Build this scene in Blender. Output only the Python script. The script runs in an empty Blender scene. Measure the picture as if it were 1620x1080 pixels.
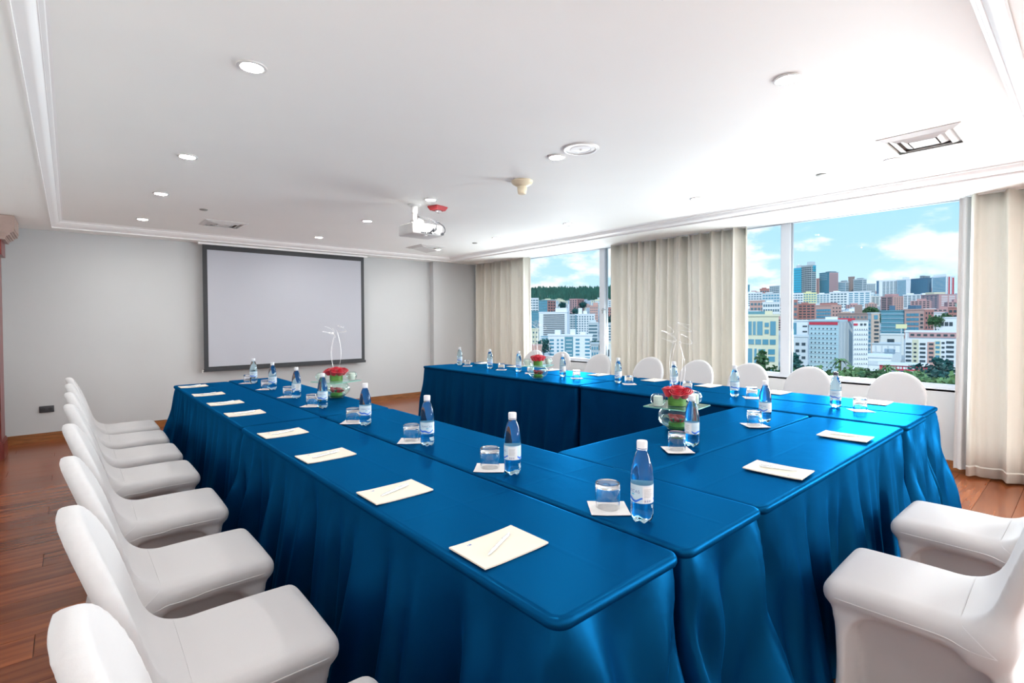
import bpy, bmesh, math, random
import numpy as np
from mathutils import Vector, Matrix
random.seed(7); rng = np.random.default_rng(7)
scene = bpy.context.scene
COL = scene.collection
PI = math.pi

# ------------------------------------------------------------------ camera
F_PX, CX, CY, CAM_H = 805.05, 810.0, 520.873, 1.335
YAW, PITCH, ROLL = 0.71596052, -0.01883236, -0.00398492
_f = Vector((math.sin(YAW)*math.cos(PITCH), math.cos(YAW)*math.cos(PITCH), math.sin(PITCH)))
_r0 = Vector((math.cos(YAW), -math.sin(YAW), 0)); _u0 = _r0.cross(_f)
_r = _r0*math.cos(ROLL) + _u0*math.sin(ROLL); _u = _u0*math.cos(ROLL) - _r0*math.sin(ROLL)
CAM = Vector((0, 0, CAM_H))
cd = bpy.data.cameras.new('camera'); cam = bpy.data.objects.new('camera', cd); COL.objects.link(cam)
cd.sensor_width = 36; cd.lens = F_PX/1620*36; cd.shift_y = -(540-CY)/1620; cd.clip_end = 6000; cd.clip_start = .05
cam.matrix_world = Matrix(((_r.x, _u.x, -_f.x, 0), (_r.y, _u.y, -_f.y, 0), (_r.z, _u.z, -_f.z, CAM_H), (0, 0, 0, 1)))
scene.camera = cam
def ray(px, py): return _f*F_PX + _r*(px-CX) - _u*(py-CY)
def at_z(px, py, z):
    d = ray(px, py); return CAM + d*((z-CAM_H)/d.z)
def at_R(px, py, R):
    d = ray(px, py); return CAM + d*(R/math.hypot(d.x, d.y))

# ------------------------------------------------------------------ world
SKY = .79
w = bpy.data.worlds.new('sky'); scene.world = w; w.use_nodes = True
nt = w.node_tree; N = nt.nodes; L = nt.links; N.clear()
def nd(t, **k):
    n = N.new(t)
    for a, b in k.items(): setattr(n, a, b)
    return n
out = nd('ShaderNodeOutputWorld'); bg = nd('ShaderNodeBackground'); bg.inputs[1].default_value = SKY
tc = nd('ShaderNodeTexCoord'); sep = nd('ShaderNodeSeparateXYZ'); L.new(tc.outputs['Generated'], sep.inputs[0])
grad = nd('ShaderNodeValToRGB'); L.new(sep.outputs['Z'], grad.inputs[0])
e = grad.color_ramp.elements; e[0].position = 0.0; e[0].color = (.62, .84, .97, 1); e[1].position = .6; e[1].color = (.20, .47, .85, 1)
e2 = grad.color_ramp.elements.new(.20); e2.color = (.37, .68, .96, 1)
mp = nd('ShaderNodeMapping'); mp.inputs['Scale'].default_value = (2.6, 2.6, 6.5); mp.inputs['Location'].default_value = (.35, 1.1, .0)
L.new(tc.outputs['Generated'], mp.inputs[0])
no = nd('ShaderNodeTexNoise'); no.inputs['Scale'].default_value = 1.55; no.inputs['Detail'].default_value = 9; no.inputs['Roughness'].default_value = .56; L.new(mp.outputs[0], no.inputs[0])
bias = nd('ShaderNodeValToRGB'); L.new(sep.outputs['Z'], bias.inputs[0])
be = bias.color_ramp.elements; be[0].position = 0; be[0].color = (.655, .655, .655, 1); be[1].position = .27; be[1].color = (.36, .36, .36, 1)
b2 = bias.color_ramp.elements.new(.115); b2.color = (.615, .615, .615, 1)
add = nd('ShaderNodeMath', operation='ADD'); L.new(no.outputs[0], add.inputs[0]); L.new(bias.outputs[0], add.inputs[1])
mr = nd('ShaderNodeMapRange', interpolation_type='SMOOTHSTEP'); mr.inputs['From Min'].default_value = 1.06; mr.inputs['From Max'].default_value = 1.14; L.new(add.outputs[0], mr.inputs[0])
no2 = nd('ShaderNodeTexNoise'); no2.inputs['Scale'].default_value = 3.2; no2.inputs['Detail'].default_value = 6; L.new(mp.outputs[0], no2.inputs[0])
cl = nd('ShaderNodeValToRGB'); L.new(no2.outputs[0], cl.inputs[0])
ce = cl.color_ramp.elements; ce[0].position = .34; ce[0].color = (.70, .84, .93, 1); ce[1].position = .56; ce[1].color = (1.0, 1.0, .99, 1)
mx = nd('ShaderNodeMix', data_type='RGBA'); L.new(mr.outputs[0], mx.inputs['Factor']); L.new(grad.outputs[0], mx.inputs[6]); L.new(cl.outputs[0], mx.inputs[7])
L.new(mx.outputs[2], bg.inputs[0]); L.new(bg.outputs[0], out.inputs[0])

# ------------------------------------------------------------------ sun over the city (behind the building, never enters the room)
sd = bpy.data.lights.new('sun', 'SUN'); sd.energy = 1.65; sd.angle = .01; sd.color = (1, .96, .90)
so = bpy.data.objects.new('sun', sd); COL.objects.link(so)
so.rotation_euler = Vector((.62, .42, -.80)).to_track_quat('-Z', 'Y').to_euler()

# ------------------------------------------------------------------ area lamps added at the window openings to strengthen the daylight
FILL = 61.0
for _y0, _y1 in ((4.76, 6.05), (4.42, 4.64), (2.26, 2.52), (.80, 2.15), (-2.35, -.80), (-4.24, -3.25)):
    ad = bpy.data.lights.new('window_fill_lamp', 'AREA'); ad.shape = 'RECTANGLE'; ad.size = _y1-_y0; ad.size_y = .62; ad.energy = FILL*(_y1-_y0)*1.55*(1.2 if _y1 < 0 else .38 if _y0 > 4.7 else .66); ad.color = (.97, .99, 1.0)   # added lamps behind the camera are strongest, to brighten the near cloths
    ao = bpy.data.objects.new('window_fill_lamp', ad); COL.objects.link(ao); ao.location = (5.98, (_y0+_y1)/2, 1.09)
    ao.rotation_euler = Vector((-1, 0, .16)).to_track_quat('-Z', 'Z').to_euler()

# ------------------------------------------------------------------ exposure / colour management
scene.view_settings.view_transform = 'Standard'; scene.view_settings.look = 'None'
scene.view_settings.gamma = 1; scene.view_settings.exposure = 0.70; scene.view_settings.use_curve_mapping = False
LAMP = 300.0
cy = scene.cycles
cy.use_denoising = True; cy.max_bounces = 14; cy.diffuse_bounces = 7; cy.glossy_bounces = 5; cy.transmission_bounces = 10; cy.transparent_max_bounces = 24
cy.sample_clamp_indirect = 6; cy.sample_clamp_direct = 0; cy.blur_glossy = .5

# ================================================================== helpers
MATS = {}
def mat(name, color, rough=.5, metal=0, spec=.5, noise=0, nscale=20, bump=0, bscale=60, stretch=(1, 1, 1), sheen=0, trans=0, ior=1.45, emit=0, spec_tint=None, color2=None, coat=0):
    if name in MATS: return MATS[name]
    m = bpy.data.materials.new(name); m.use_nodes = True; t = m.node_tree; p = t.nodes['Principled BSDF']
    c = (*color, 1) if len(color) == 3 else color
    p.inputs['Base Color'].default_value = c; p.inputs['Roughness'].default_value = rough; p.inputs['Metallic'].default_value = metal
    p.inputs['Specular IOR Level'].default_value = spec; p.inputs['IOR'].default_value = ior
    if trans: p.inputs['Transmission Weight'].default_value = trans
    if sheen: p.inputs['Sheen Weight'].default_value = sheen
    if coat: p.inputs['Coat Weight'].default_value = coat; p.inputs['Coat Roughness'].default_value = .12
    if spec_tint: p.inputs['Specular Tint'].default_value = (*spec_tint, 1)
    if emit: p.inputs['Emission Color'].default_value = c; p.inputs['Emission Strength'].default_value = emit
    if noise or bump:
        co = t.nodes.new('ShaderNodeTexCoord'); mpp = t.nodes.new('ShaderNodeMapping'); mpp.inputs['Scale'].default_value = stretch
        t.links.new(co.outputs['Object'], mpp.inputs[0])
    if noise:
        n = t.nodes.new('ShaderNodeTexNoise'); n.inputs['Scale'].default_value = nscale; n.inputs['Detail'].default_value = 5; t.links.new(mpp.outputs[0], n.inputs[0])
        r = t.nodes.new('ShaderNodeValToRGB'); t.links.new(n.outputs[0], r.inputs[0])
        c2 = color2 or tuple(max(0, x*(1-noise)) for x in color)
        r.color_ramp.elements[0].position = .3; r.color_ramp.elements[1].position = .7
        r.color_ramp.elements[0].color = (*c2, 1); r.color_ramp.elements[1].color = (*[min(1, x*(1+noise*.5)) for x in color], 1)
        t.links.new(r.outputs[0], p.inputs['Base Color'])
    if bump:
        n = t.nodes.new('ShaderNodeTexNoise'); n.inputs['Scale'].default_value = bscale; n.inputs['Detail'].default_value = 4; t.links.new(mpp.outputs[0], n.inputs[0])
        b = t.nodes.new('ShaderNodeBump'); b.inputs['Strength'].default_value = bump; b.inputs['Distance'].default_value = .01
        t.links.new(n.outputs[0], b.inputs['Height']); t.links.new(b.outputs[0], p.inputs['Normal'])
    MATS[name] = m; return m

def clear_mat(name, tint, gloss=1.0, rough=0.0, ior=1.45):
    """thin clear sheet: see-through body colour plus Fresnel reflection"""
    m = bpy.data.materials.new(name); m.use_nodes = True; t = m.node_tree; t.nodes.clear()
    o = t.nodes.new('ShaderNodeOutputMaterial'); a = t.nodes.new('ShaderNodeBsdfTransparent'); a.inputs[0].default_value = (*tint, 1)
    g = t.nodes.new('ShaderNodeBsdfGlossy'); g.inputs['Roughness'].default_value = rough; g.inputs[0].default_value = (gloss, gloss, gloss, 1)
    fr = t.nodes.new('ShaderNodeFresnel'); ge = t.nodes.new('ShaderNodeNewGeometry'); ir = t.nodes.new('ShaderNodeMapRange'); ir.inputs['To Min'].default_value = ior; ir.inputs['To Max'].default_value = 1/ior; t.links.new(ge.outputs['Backfacing'], ir.inputs[0]); t.links.new(ir.outputs[0], fr.inputs[0])   # same sheet reflection from both sides
    mxx = t.nodes.new('ShaderNodeMixShader'); t.links.new(fr.outputs[0], mxx.inputs[0]); t.links.new(a.outputs[0], mxx.inputs[1]); t.links.new(g.outputs[0], mxx.inputs[2]); t.links.new(mxx.outputs[0], o.inputs[0])
    MATS[name] = m; return m

class MB:
    def __init__(s): s.v = []; s.f = []
    def add(s, vs, fs):
        o = len(s.v); s.v += [tuple(x) for x in vs]; s.f += [tuple(i+o for i in q) for q in fs]; return s
    def box(s, x0, x1, y0, y1, z0, z1, M=None):
        vs = [Vector((x, y, z)) for z in (z0, z1) for y in (y0, y1) for x in (x0, x1)]
        if M is not None: vs = [M @ v for v in vs]
        return s.add(vs, [(0, 2, 3, 1), (4, 5, 7, 6), (0, 1, 5, 4), (2, 6, 7, 3), (0, 4, 6, 2), (1, 3, 7, 5)])
    def lathe(s, prof, seg=24, c=(0, 0, 0), fn=None):
        vs = []
        for r, z in prof:
            for k in range(seg):
                a = 2*PI*k/seg; rr, zz = (fn(r, z, a) if fn else (r, z))
                vs.append((c[0]+rr*math.cos(a), c[1]+rr*math.sin(a), c[2]+zz))
        fs = []
        for i in range(len(prof)-1):
            for k in range(seg):
                a, b = i*seg+k, i*seg+(k+1) % seg
                fs.append((a, b, b+seg, a+seg))
        if prof[0][0] > 1e-6: fs.append(tuple(range(seg))[::-1])
        if prof[-1][0] > 1e-6: fs.append(tuple((len(prof)-1)*seg+k for k in range(seg)))
        return s.add(vs, fs)
    def ring(s, prof, seg=24, c=(0, 0, 0)):       # closed profile swept round (a torus-like trim)
        n = len(prof); vs = []; fs = []
        for k in range(seg):
            a = 2*PI*k/seg
            vs += [(c[0]+r*math.cos(a), c[1]+r*math.sin(a), c[2]+z) for r, z in prof]
        for k in range(seg):
            for i in range(n):
                a = k*n+i; b = k*n+(i+1) % n; c2 = ((k+1) % seg)*n+(i+1) % n; d = ((k+1) % seg)*n+i
                fs.append((a, d, c2, b))
        return s.add(vs, fs)
    def tube(s, path, r, seg=8):
        P = [Vector(p) for p in path]; n = len(P); up = Vector((.13, .21, 1)).normalized(); vs = []; fs = []
        for i in range(n):
            t = (P[min(i+1, n-1)]-P[max(i-1, 0)]).normalized(); a = t.cross(up)
            if a.length < 1e-3: a = t.cross(Vector((1, 0, 0)))
            a.normalize(); b = t.cross(a); rr = r[i] if isinstance(r, (list, tuple)) else r
            vs += [P[i]+a*rr*math.cos(2*PI*k/seg)+b*rr*math.sin(2*PI*k/seg) for k in range(seg)]
        for i in range(n-1):
            for k in range(seg):
                a, b = i*seg+k, i*seg+(k+1) % seg; fs.append((a, b, b+seg, a+seg))
        fs.append(tuple(range(seg))[::-1]); fs.append(tuple((n-1)*seg+k for k in range(seg)))
        return s.add(vs, fs)
    def grid(s, nu, nv, fn, closed=False):
        vs = [fn(i, j) for j in range(nv) for i in range(nu)]
        fs = [(j*nu+i, j*nu+(i+1) % nu, (j+1)*nu+(i+1) % nu, (j+1)*nu+i) for j in range(nv-1) for i in range(nu if closed else nu-1)]
        return s.add(vs, fs)
    def mesh(s, name, m, smooth=None):
        me = bpy.data.meshes.new(name); me.from_pydata(s.v, [], s.f); me.update()
        if m is not None: me.materials.append(MATS[m] if isinstance(m, str) else m)
        if smooth is not None:
            me.polygons.foreach_set('use_smooth', [True]*len(me.polygons)); me.set_sharp_from_angle(angle=math.radians(smooth))
        return me
    def build(s, name, m, parent=None, smooth=None, loc=None, kind=None):
        o = bpy.data.objects.new(name, s.mesh(name, m, smooth)); COL.objects.link(o)
        if parent is not None: o.parent = parent
        if loc is not None: o.location = loc
        if kind: o['kind'] = kind
        return o
def rounded_box(x0, x1, y0, y1, z0, z1, bev=.01, seg=3):
    bm = bmesh.new(); bmesh.ops.create_cube(bm, size=1)
    for v in bm.verts: v.co = Vector(((x0+x1)/2+v.co.x*(x1-x0), (y0+y1)/2+v.co.y*(y1-y0), (z0+z1)/2+v.co.z*(z1-z0)))
    bmesh.ops.bevel(bm, geom=list(bm.edges), offset=bev, segments=seg, profile=.5, affect='EDGES')
    mb = MB(); bm.verts.index_update(); mb.add([v.co.copy() for v in bm.verts], [[v.index for v in f.verts] for f in bm.faces]); bm.free(); return mb
def tag(o, label=None, cat=None, group=None, kind=None):
    if label: o['label'] = label
    if cat: o['category'] = cat
    if group: o['group'] = group
    if kind: o['kind'] = kind
    return o
def empty(name, loc=(0, 0, 0), rz=0):
    o = bpy.data.objects.new(name, None); COL.objects.link(o); o.location = loc; o.rotation_euler = (0, 0, rz); o.empty_display_size = .1; return o
def copy_tree(o, parent=None):
    c = o.copy(); COL.objects.link(c); c.parent = parent
    for ch in list(o.children): copy_tree(ch, c)
    return c
ORD = ['first', 'second', 'third', 'fourth', 'fifth', 'sixth', 'seventh', 'eighth', 'ninth', 'tenth']

# ================================================================== materials
mat('ceiling_paint', (.93, .945, .925), .7, noise=.015, nscale=1.5)
mat('bounce_wall_paint', (.90, .90, .89), .7)  # left and rear walls made whiter to bounce light onto the ceiling
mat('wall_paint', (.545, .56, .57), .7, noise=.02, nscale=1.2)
mat('trim_paint', (.92, .92, .92), .45)
mat('wood_base', (.30, .115, .035), .32, noise=.5, nscale=6, stretch=(1, 1, 8))
mat('mahogany', (.20, .035, .030), .3, noise=.4, nscale=5, stretch=(6, 6, 1))
mat('cornice_wood', (.46, .34, .30), .4, noise=.2, nscale=6)
mat('black_frame', (.035, .037, .042), .5)
mat('screen_cloth', (.46, .475, .53), .8)
mat('dark_plastic', (.05, .052, .06), .4)
mat('white_plastic', (.72, .72, .71), .35)
mat('grey_plastic', (.30, .30, .28), .5)
mat('cream_plastic', (.80, .70, .52), .35)
mat('red_plastic', (.48, .04, .05), .35)
mat('alu', (.60, .63, .68), .35, metal=.2)
mat('alu_dark', (.34, .37, .40), .4, metal=.3)
mat('vent_dark', (.13, .11, .10), .8)
mat('chair_cover', (.475, .468, .478), .62, sheen=.25, bump=.03, bscale=300)
mat('seam_thread', (.53, .525, .535), .6)
mat('napkin', (.62, .61, .61), .8, bump=.1, bscale=120)
mat('paper', (.66, .615, .53), .75)
mat('pen_silver', (.75, .78, .80), .25, metal=.7)
mat('cap_white', (.68, .69, .73), .4)
mat('cap_dark', (.05, .05, .07), .4)
mat('label_paper', (.52, .64, .72), .45, noise=.08, nscale=30)
mat('label_white', (.70, .71, .73), .45)
mat('label_ink', (.10, .16, .38), .5)
mat('label_wave', (.02, .14, .62), .45)
mat('label_cyan', (.05, .42, .62), .45)
mat('glass', (1, 1, 1), 0.0, trans=1, ior=1.45)
mat('water', (.80, .94, 1.0), 0.0, trans=1, ior=1.32)
mat('bottle_water', (.60, .86, 1.0), 0.02, trans=1, ior=1.30)
mat('plate_edge', (.45, .85, .74), .1, trans=.6)
mat('leaf_wrap', (.085, .24, .035), .4, noise=.3, nscale=18, stretch=(1, 1, 6))
mat('leaf_dark', (.03, .15, .05), .4)
mat('rose', (.50, .008, .028), .5, sheen=.3)
mat('rose_dark', (.42, .01, .04), .5)
mat('wax', (.70, .68, .63), .5)
mat('wire', (.86, .86, .86), .3, metal=.6)
clear_mat('window_glass', (.965, .995, 1.0), .15)
clear_mat('plate_glass', (.80, .95, .91), 1.0)
clear_mat('bowl_glass', (.93, .985, .97), 1.0)
mat('lens_clear', (.95, .95, .97), .05, trans=.7)
# satin tablecloth
def satin(name, c, g, rough):
    m = bpy.data.materials.new(name); m.use_nodes = True; t = m.node_tree; t.nodes.clear()
    o = t.nodes.new('ShaderNodeOutputMaterial'); d = t.nodes.new('ShaderNodeBsdfDiffuse'); d.inputs[0].default_value = (*c, 1)
    gl = t.nodes.new('ShaderNodeBsdfGlossy'); gl.inputs[0].default_value = (*g, 1); gl.inputs['Roughness'].default_value = rough
    co = t.nodes.new('ShaderNodeTexCoord'); n = t.nodes.new('ShaderNodeTexNoise'); n.inputs['Scale'].default_value = 5; n.inputs['Detail'].default_value = 4; t.links.new(co.outputs['Object'], n.inputs[0])
    b = t.nodes.new('ShaderNodeBump'); b.inputs['Strength'].default_value = .25; b.inputs['Distance'].default_value = .02; t.links.new(n.outputs[0], b.inputs['Height'])
    t.links.new(b.outputs[0], d.inputs['Normal']); t.links.new(b.outputs[0], gl.inputs['Normal'])
    lw = t.nodes.new('ShaderNodeFresnel'); ge = t.nodes.new('ShaderNodeNewGeometry'); ir = t.nodes.new('ShaderNodeMapRange'); ir.inputs['To Min'].default_value = 1.6; ir.inputs['To Max'].default_value = 1/1.6; t.links.new(ge.outputs['Backfacing'], ir.inputs[0]); t.links.new(ir.outputs[0], lw.inputs[0])
    mr_ = t.nodes.new('ShaderNodeMapRange'); mr_.inputs['To Min'].default_value = .17; mr_.inputs['To Max'].default_value = .85; t.links.new(lw.outputs[0], mr_.inputs[0])
    mm = t.nodes.new('ShaderNodeMixShader'); t.links.new(mr_.outputs[0], mm.inputs[0]); t.links.new(d.outputs[0], mm.inputs[1]); t.links.new(gl.outputs[0], mm.inputs[2]); t.links.new(mm.outputs[0], o.inputs[0])
    MATS[name] = m
satin('blue_satin', (.0004, .0125, .052), (.007, .21, .52), .40)
# curtain cloth: diffuse plus some light passing through
def curtain_mat():
    m = bpy.data.materials.new('curtain'); m.use_nodes = True; t = m.node_tree; t.nodes.clear()
    o = t.nodes.new('ShaderNodeOutputMaterial'); d = t.nodes.new('ShaderNodeBsdfDiffuse'); d.inputs[0].default_value = (.74, .72, .655, 1)
    tr = t.nodes.new('ShaderNodeBsdfTranslucent'); tr.inputs[0].default_value = (.80, .72, .60, 1)
    mm = t.nodes.new('ShaderNodeMixShader'); mm.inputs[0].default_value = .06; t.links.new(d.outputs[0], mm.inputs[1]); t.links.new(tr.outputs[0], mm.inputs[2]); t.links.new(mm.outputs[0], o.inputs[0])
    MATS['curtain'] = m
curtain_mat()
# floor planks: each plank object gets its own tone from the object-info random
def plank_mat():
    m = bpy.data.materials.new('plank_wood'); m.use_nodes = True; t = m.node_tree; p = t.nodes['Principled BSDF']
    co = t.nodes.new('ShaderNodeTexCoord'); mp_ = t.nodes.new('ShaderNodeMapping'); mp_.inputs['Scale'].default_value = (.9, 11, 1)
    oi = t.nodes.new('ShaderNodeObjectInfo'); t.links.new(co.outputs['Object'], mp_.inputs[0])
    cb = t.nodes.new('ShaderNodeCombineXYZ'); mu = t.nodes.new('ShaderNodeMath'); mu.operation = 'MULTIPLY'; mu.inputs[1].default_value = 40; t.links.new(oi.outputs['Random'], mu.inputs[0]); t.links.new(mu.outputs[0], cb.inputs[0]); t.links.new(cb.outputs[0], mp_.inputs['Location'])
    n = t.nodes.new('ShaderNodeTexNoise'); n.inputs['Scale'].default_value = 2.4; n.inputs['Detail'].default_value = 4; n.inputs['Distortion'].default_value = .25; t.links.new(mp_.outputs[0], n.inputs[0])
    r = t.nodes.new('ShaderNodeValToRGB'); t.links.new(n.outputs[0], r.inputs[0]); r.color_ramp.elements[0].position = .3; r.color_ramp.elements[0].color = (.16, .042, .016, 1); r.color_ramp.elements[1].position = .72; r.color_ramp.elements[1].color = (.29, .088, .030, 1)
    hs = t.nodes.new('ShaderNodeHueSaturation'); t.links.new(r.outputs[0], hs.inputs['Color'])
    m2 = t.nodes.new('ShaderNodeMapRange'); m2.inputs['To Min'].default_value = .8; m2.inputs['To Max'].default_value = 1.25; t.links.new(oi.outputs['Random'], m2.inputs[0]); t.links.new(m2.outputs[0], hs.inputs['Value'])
    t.links.new(hs.outputs[0], p.inputs['Base Color']); p.inputs['Roughness'].default_value = .22; p.inputs['Specular IOR Level'].default_value = .6
    MATS['plank_wood'] = m
plank_mat()

# ================================================================== the room
XL, XR, YN, YS = -.78, 5.80, -4.6, 7.72       # left wall, window wall, wall behind the camera, screen wall
ZS, ZC, ZR = 2.355, 2.43, 2.62                 # soffit, tray ceiling, roof
def struct(name, mb, m, parent=None, smooth=None, label=None):
    o = mb.build(name, m, parent, smooth)
    if parent is None: tag(o, label, None, None, 'structure')
    return o
fl = struct('floor', MB().box(XL-.2, XR+.2, YN-.2, YS+.2, -.14, -.02), 'vent_dark', label='reddish brown glossy wooden plank floor')
# planks run toward the windows, 20 cm wide
pm = {}
def plank(x0, x1, y0, y1):
    key = (round(x1-x0, 3), round(y1-y0, 3))
    if key not in pm:
        a, b = key[0]/2-.0012, key[1]/2-.0012; pm[key] = MB().box(-a, a, -b, b, -.018, 0).mesh('plank', 'plank_wood')
    o = bpy.data.objects.new('plank', pm[key]); COL.objects.link(o); o.parent = fl; o.location = ((x0+x1)/2, (y0+y1)/2, 0)
y = .16; row = 0; spans = []
rows = [.16+.2*k for k in range(0, 38)]
for k in range(-4, 38):
    y0 = .16+.2*k; y1 = min(y0+.2, YS+.1)
    offs = ((k*7) % 5)*.3
    x = XL-.2
    cuts = [XL-.2]+[XL+.35+offs+1.5*j for j in range(5) if XL+.35+offs+1.5*j < XR+.05]+[XR+.2]
    for a, b in zip(cuts[:-1], cuts[1:]): plank(a, b, y0, y1)
plank(XL-.2, XR+.2, YN-.2, -.64)
# walls
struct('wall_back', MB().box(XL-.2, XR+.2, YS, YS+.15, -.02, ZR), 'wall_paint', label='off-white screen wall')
struct('wall_left', MB().box(XL-.15, XL, YN-.15, YS, -.02, ZR), 'bounce_wall_paint', label='left wall beside the wooden pilaster')
struct('wall_near', MB().box(XL-.2, XR+.2, YN-.15, YN, -.02, ZR), 'bounce_wall_paint', label='wall behind the camera')
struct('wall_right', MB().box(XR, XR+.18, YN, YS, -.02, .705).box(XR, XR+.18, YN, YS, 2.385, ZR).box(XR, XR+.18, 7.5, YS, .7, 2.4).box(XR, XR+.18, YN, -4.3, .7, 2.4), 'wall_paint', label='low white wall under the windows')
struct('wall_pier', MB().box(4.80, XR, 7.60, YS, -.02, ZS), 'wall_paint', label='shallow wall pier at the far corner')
struct('roof', MB().box(XL-.2, XR+.35, YN-.2, YS+.2, ZR, ZR+.25), 'wall_paint', label='unseen roof slab added above the room to block the sun')  # unseen slab added to keep the sun out of the room
# baseboards
def baseboard(name, x0, x1, y0, y1, n, label):
    mb = MB().box(x0, x1, y0, y1, 0, .078)
    nx, ny = n
    mb.box(x0+(.004 if nx < 0 else 0), x1-(.004 if nx > 0 else 0), y0+(.004 if ny < 0 else 0), y1-(.004 if ny > 0 else 0), .078, .092)
    struct(name, mb, 'wood_base', label=label)
baseboard('baseboard_back', XL, 4.80, YS-.018, YS, (0, -1), 'brown wooden baseboard along the screen wall')
baseboard('baseboard_pier', 4.782, 5.78, 7.582, 7.60, (0, -1), 'brown wooden baseboard round the far pier')
baseboard('baseboard_right', XR-.018, XR, YN, 7.58, (-1, 0), 'brown wooden baseboard under the windows')
baseboard('baseboard_left', XL, XL+.018, YN, YS, (1, 0), 'brown wooden baseboard along the left wall')
# ceiling with two recessed trays, the second one behind the camera
TR = [(-.135, 5.08, .20, 7.45), (-.135, 5.08, -4.25, -.10)]
ce_ = MB().box(XL, XR, YN, YS, ZC, ZC+.05)
ceil = struct('ceiling', ce_, 'ceiling_paint', label='white tray ceiling')
sf = MB()
xa, xb = TR[0][:2]
sf.box(XL, xa, YN, YS, ZS, ZC).box(xb, XR, YN, YS, ZS, ZC).box(xa, xb, 7.45, YS, ZS, ZC).box(xa, xb, -.10, .20, ZS, ZC).box(xa, xb, YN, -4.25, ZS, ZC)
sf.build('soffit', 'ceiling_paint', ceil)
PROF = [(0, -.004), (.012, -.004), (.012, .008), (.030, .014), (.052, .020), (.074, .032), (.088, .048), (.094, .052), (.100, .052), (.100, .060), (.118, .066), (.124, .072), (.140, .0745), (.140, .076)]
for k, (a, b, c, d) in enumerate(TR):
    mb = MB()
    def ringpt(i, j, a=a, b=b, c=c, d=d):
        o, z = PROF[j]; sc_ = .72 if True else 1
        o2 = o*.72 if True else o
        return [(a+o2, c+o2, ZS+z), (b-o, c+o2, ZS+z), (b-o, d-o2*1.15, ZS+z), (a+o2, d-o2*1.15, ZS+z)][i]
    mb.grid(4, len(PROF), ringpt, closed=True)
    struct('trim_%d' % (k+1), mb, 'trim_paint', smooth=35, label='white crown moulding round the ceiling tray' + (' over the tables' if k == 0 else ' behind the camera'))

# windows: continuous strip with mullions
muls = [7.45, 7.0, 4.70, 2.205, -.30, -2.80, -4.30]
wi = 0
for k in range(len(muls)-1):
    y1, y0 = muls[k], muls[k+1]; wi += 1
    g = empty('window_%d' % wi, (XR+.06, (y0+y1)/2, .70)); tag(g, 'tall plate glass window, pane %d from the far end' % wi, None, None, 'structure')
    cyy = (y0+y1)/2; h = (y1-y0)/2
    MB().box(-.035, .035, -h, h, .0, .048).box(-.06, .03, -h, h, -.012, .012).build('window_sill', 'alu', g)
    MB().box(-.03, .03, -h, h, 1.655, 1.69).build('window_head', 'alu', g)
    MB().box(-.045, .035, -h, -h+.046, .0, 1.69).build('mullion', 'alu', g)
    MB().box(-.045, .035, h-.046, h, .0, 1.69).build('mullion', 'alu', g)
    MB().box(-.012, .020, -h+.046, -h+.060, .048, 1.655).box(-.012, .020, h-.060, h-.046, .048, 1.655).build('glazing_bead', 'alu_dark', g)
    MB().box(-.003, .003, -h+.05, h-.05, .04, 1.665).build('pane', 'window_glass', g)
    if k == 2:
        hd = rounded_box(-.075, -.045, h-.05, h-.02, .72, .80, .006, 2).tube([(-.07, h-.035, .76), (-.085, h-.02, .77), (-.085, h-.10, .775)], .006); hd.build('handle', 'alu_dark', g, 40)

# curtains
def curtain(y0, y1, folds, seed, label, z1=2.352, z0=.02, xc=5.672, amp=.058):
    r = random.Random(seed); n = int(abs(y1-y0)/.012)
    ph = [r.uniform(0, 6.3) for _ in range(6)]; fr = [folds, folds*1.63, folds*.57, folds*2.7]
    nz = 9
    def fn(i, j):
        u = i/(n-1); t = j/(nz-1); z = z0+(z1-z0)*t
        tt = u+.018*math.sin(9*u+ph[4])*(1-t)
        a = (.62*math.sin(2*PI*fr[0]*tt+ph[0]) + .36*math.sin(2*PI*fr[1]*tt+ph[1]+.5*(1-t)) + .42*math.sin(2*PI*fr[2]*tt+ph[2]) + .18*math.sin(2*PI*fr[3]*tt+ph[3]))
        wid = 1+.02*(1-t)
        yy = (y0+y1)/2+(u-.5)*(y1-y0)*wid + .012*math.cos(2*PI*fr[0]*tt+ph[0])
        return (xc+amp*a*(1.05-.1*t)-.0*t, yy, z+.006*math.sin(2*PI*fr[0]*u+ph[2])*(1-t)**6)
    mb = MB().grid(n, nz, fn)
    root = empty('curtain', (0, 0, 0)); tag(root, label, 'curtain', 'curtains along the windows')
    c = mb.build('curtain_panel', 'curtain', root, 80)
    sm = c.modifiers.new('thick', 'SOLIDIFY'); sm.thickness = .003
    MB().box(xc-.012, xc+.012, min(y0, y1), max(y0, y1), 2.345, 2.3545).build('curtain_track', 'white_plastic', root)
    hem = MB().grid(n, 2, lambda i, j: tuple(Vector(fn(i, 0))+Vector((-.004, 0, .075+.012*j))))
    hem.build('hem_stitch', 'curtain', root, 80)
    return root
curtain(7.56, 6.08, 10, 3, 'cream curtain gathered in the far corner beside the pier')
curtain(4.385, 2.555, 13, 5, 'wide cream curtain hanging between the two windows')
curtain(.705, -.75, 8, 11, 'cream curtain at the right edge of the photo', xc=5.66, amp=.055)
def lining():
    c = MB().grid(12, 9, lambda i, j: (5.70+.02*math.sin(i*.8), .775-.008*i+.02*(1-j/8), .05+2.3*j/8)).build('curtain_lining', 'napkin', None, 80)
    tag(c, 'white sheer lining strip at the edge of the right curtain', 'curtain')
lining()
curtain(-2.4, -3.2, 6, 17, 'cream curtain behind the camera')

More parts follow.
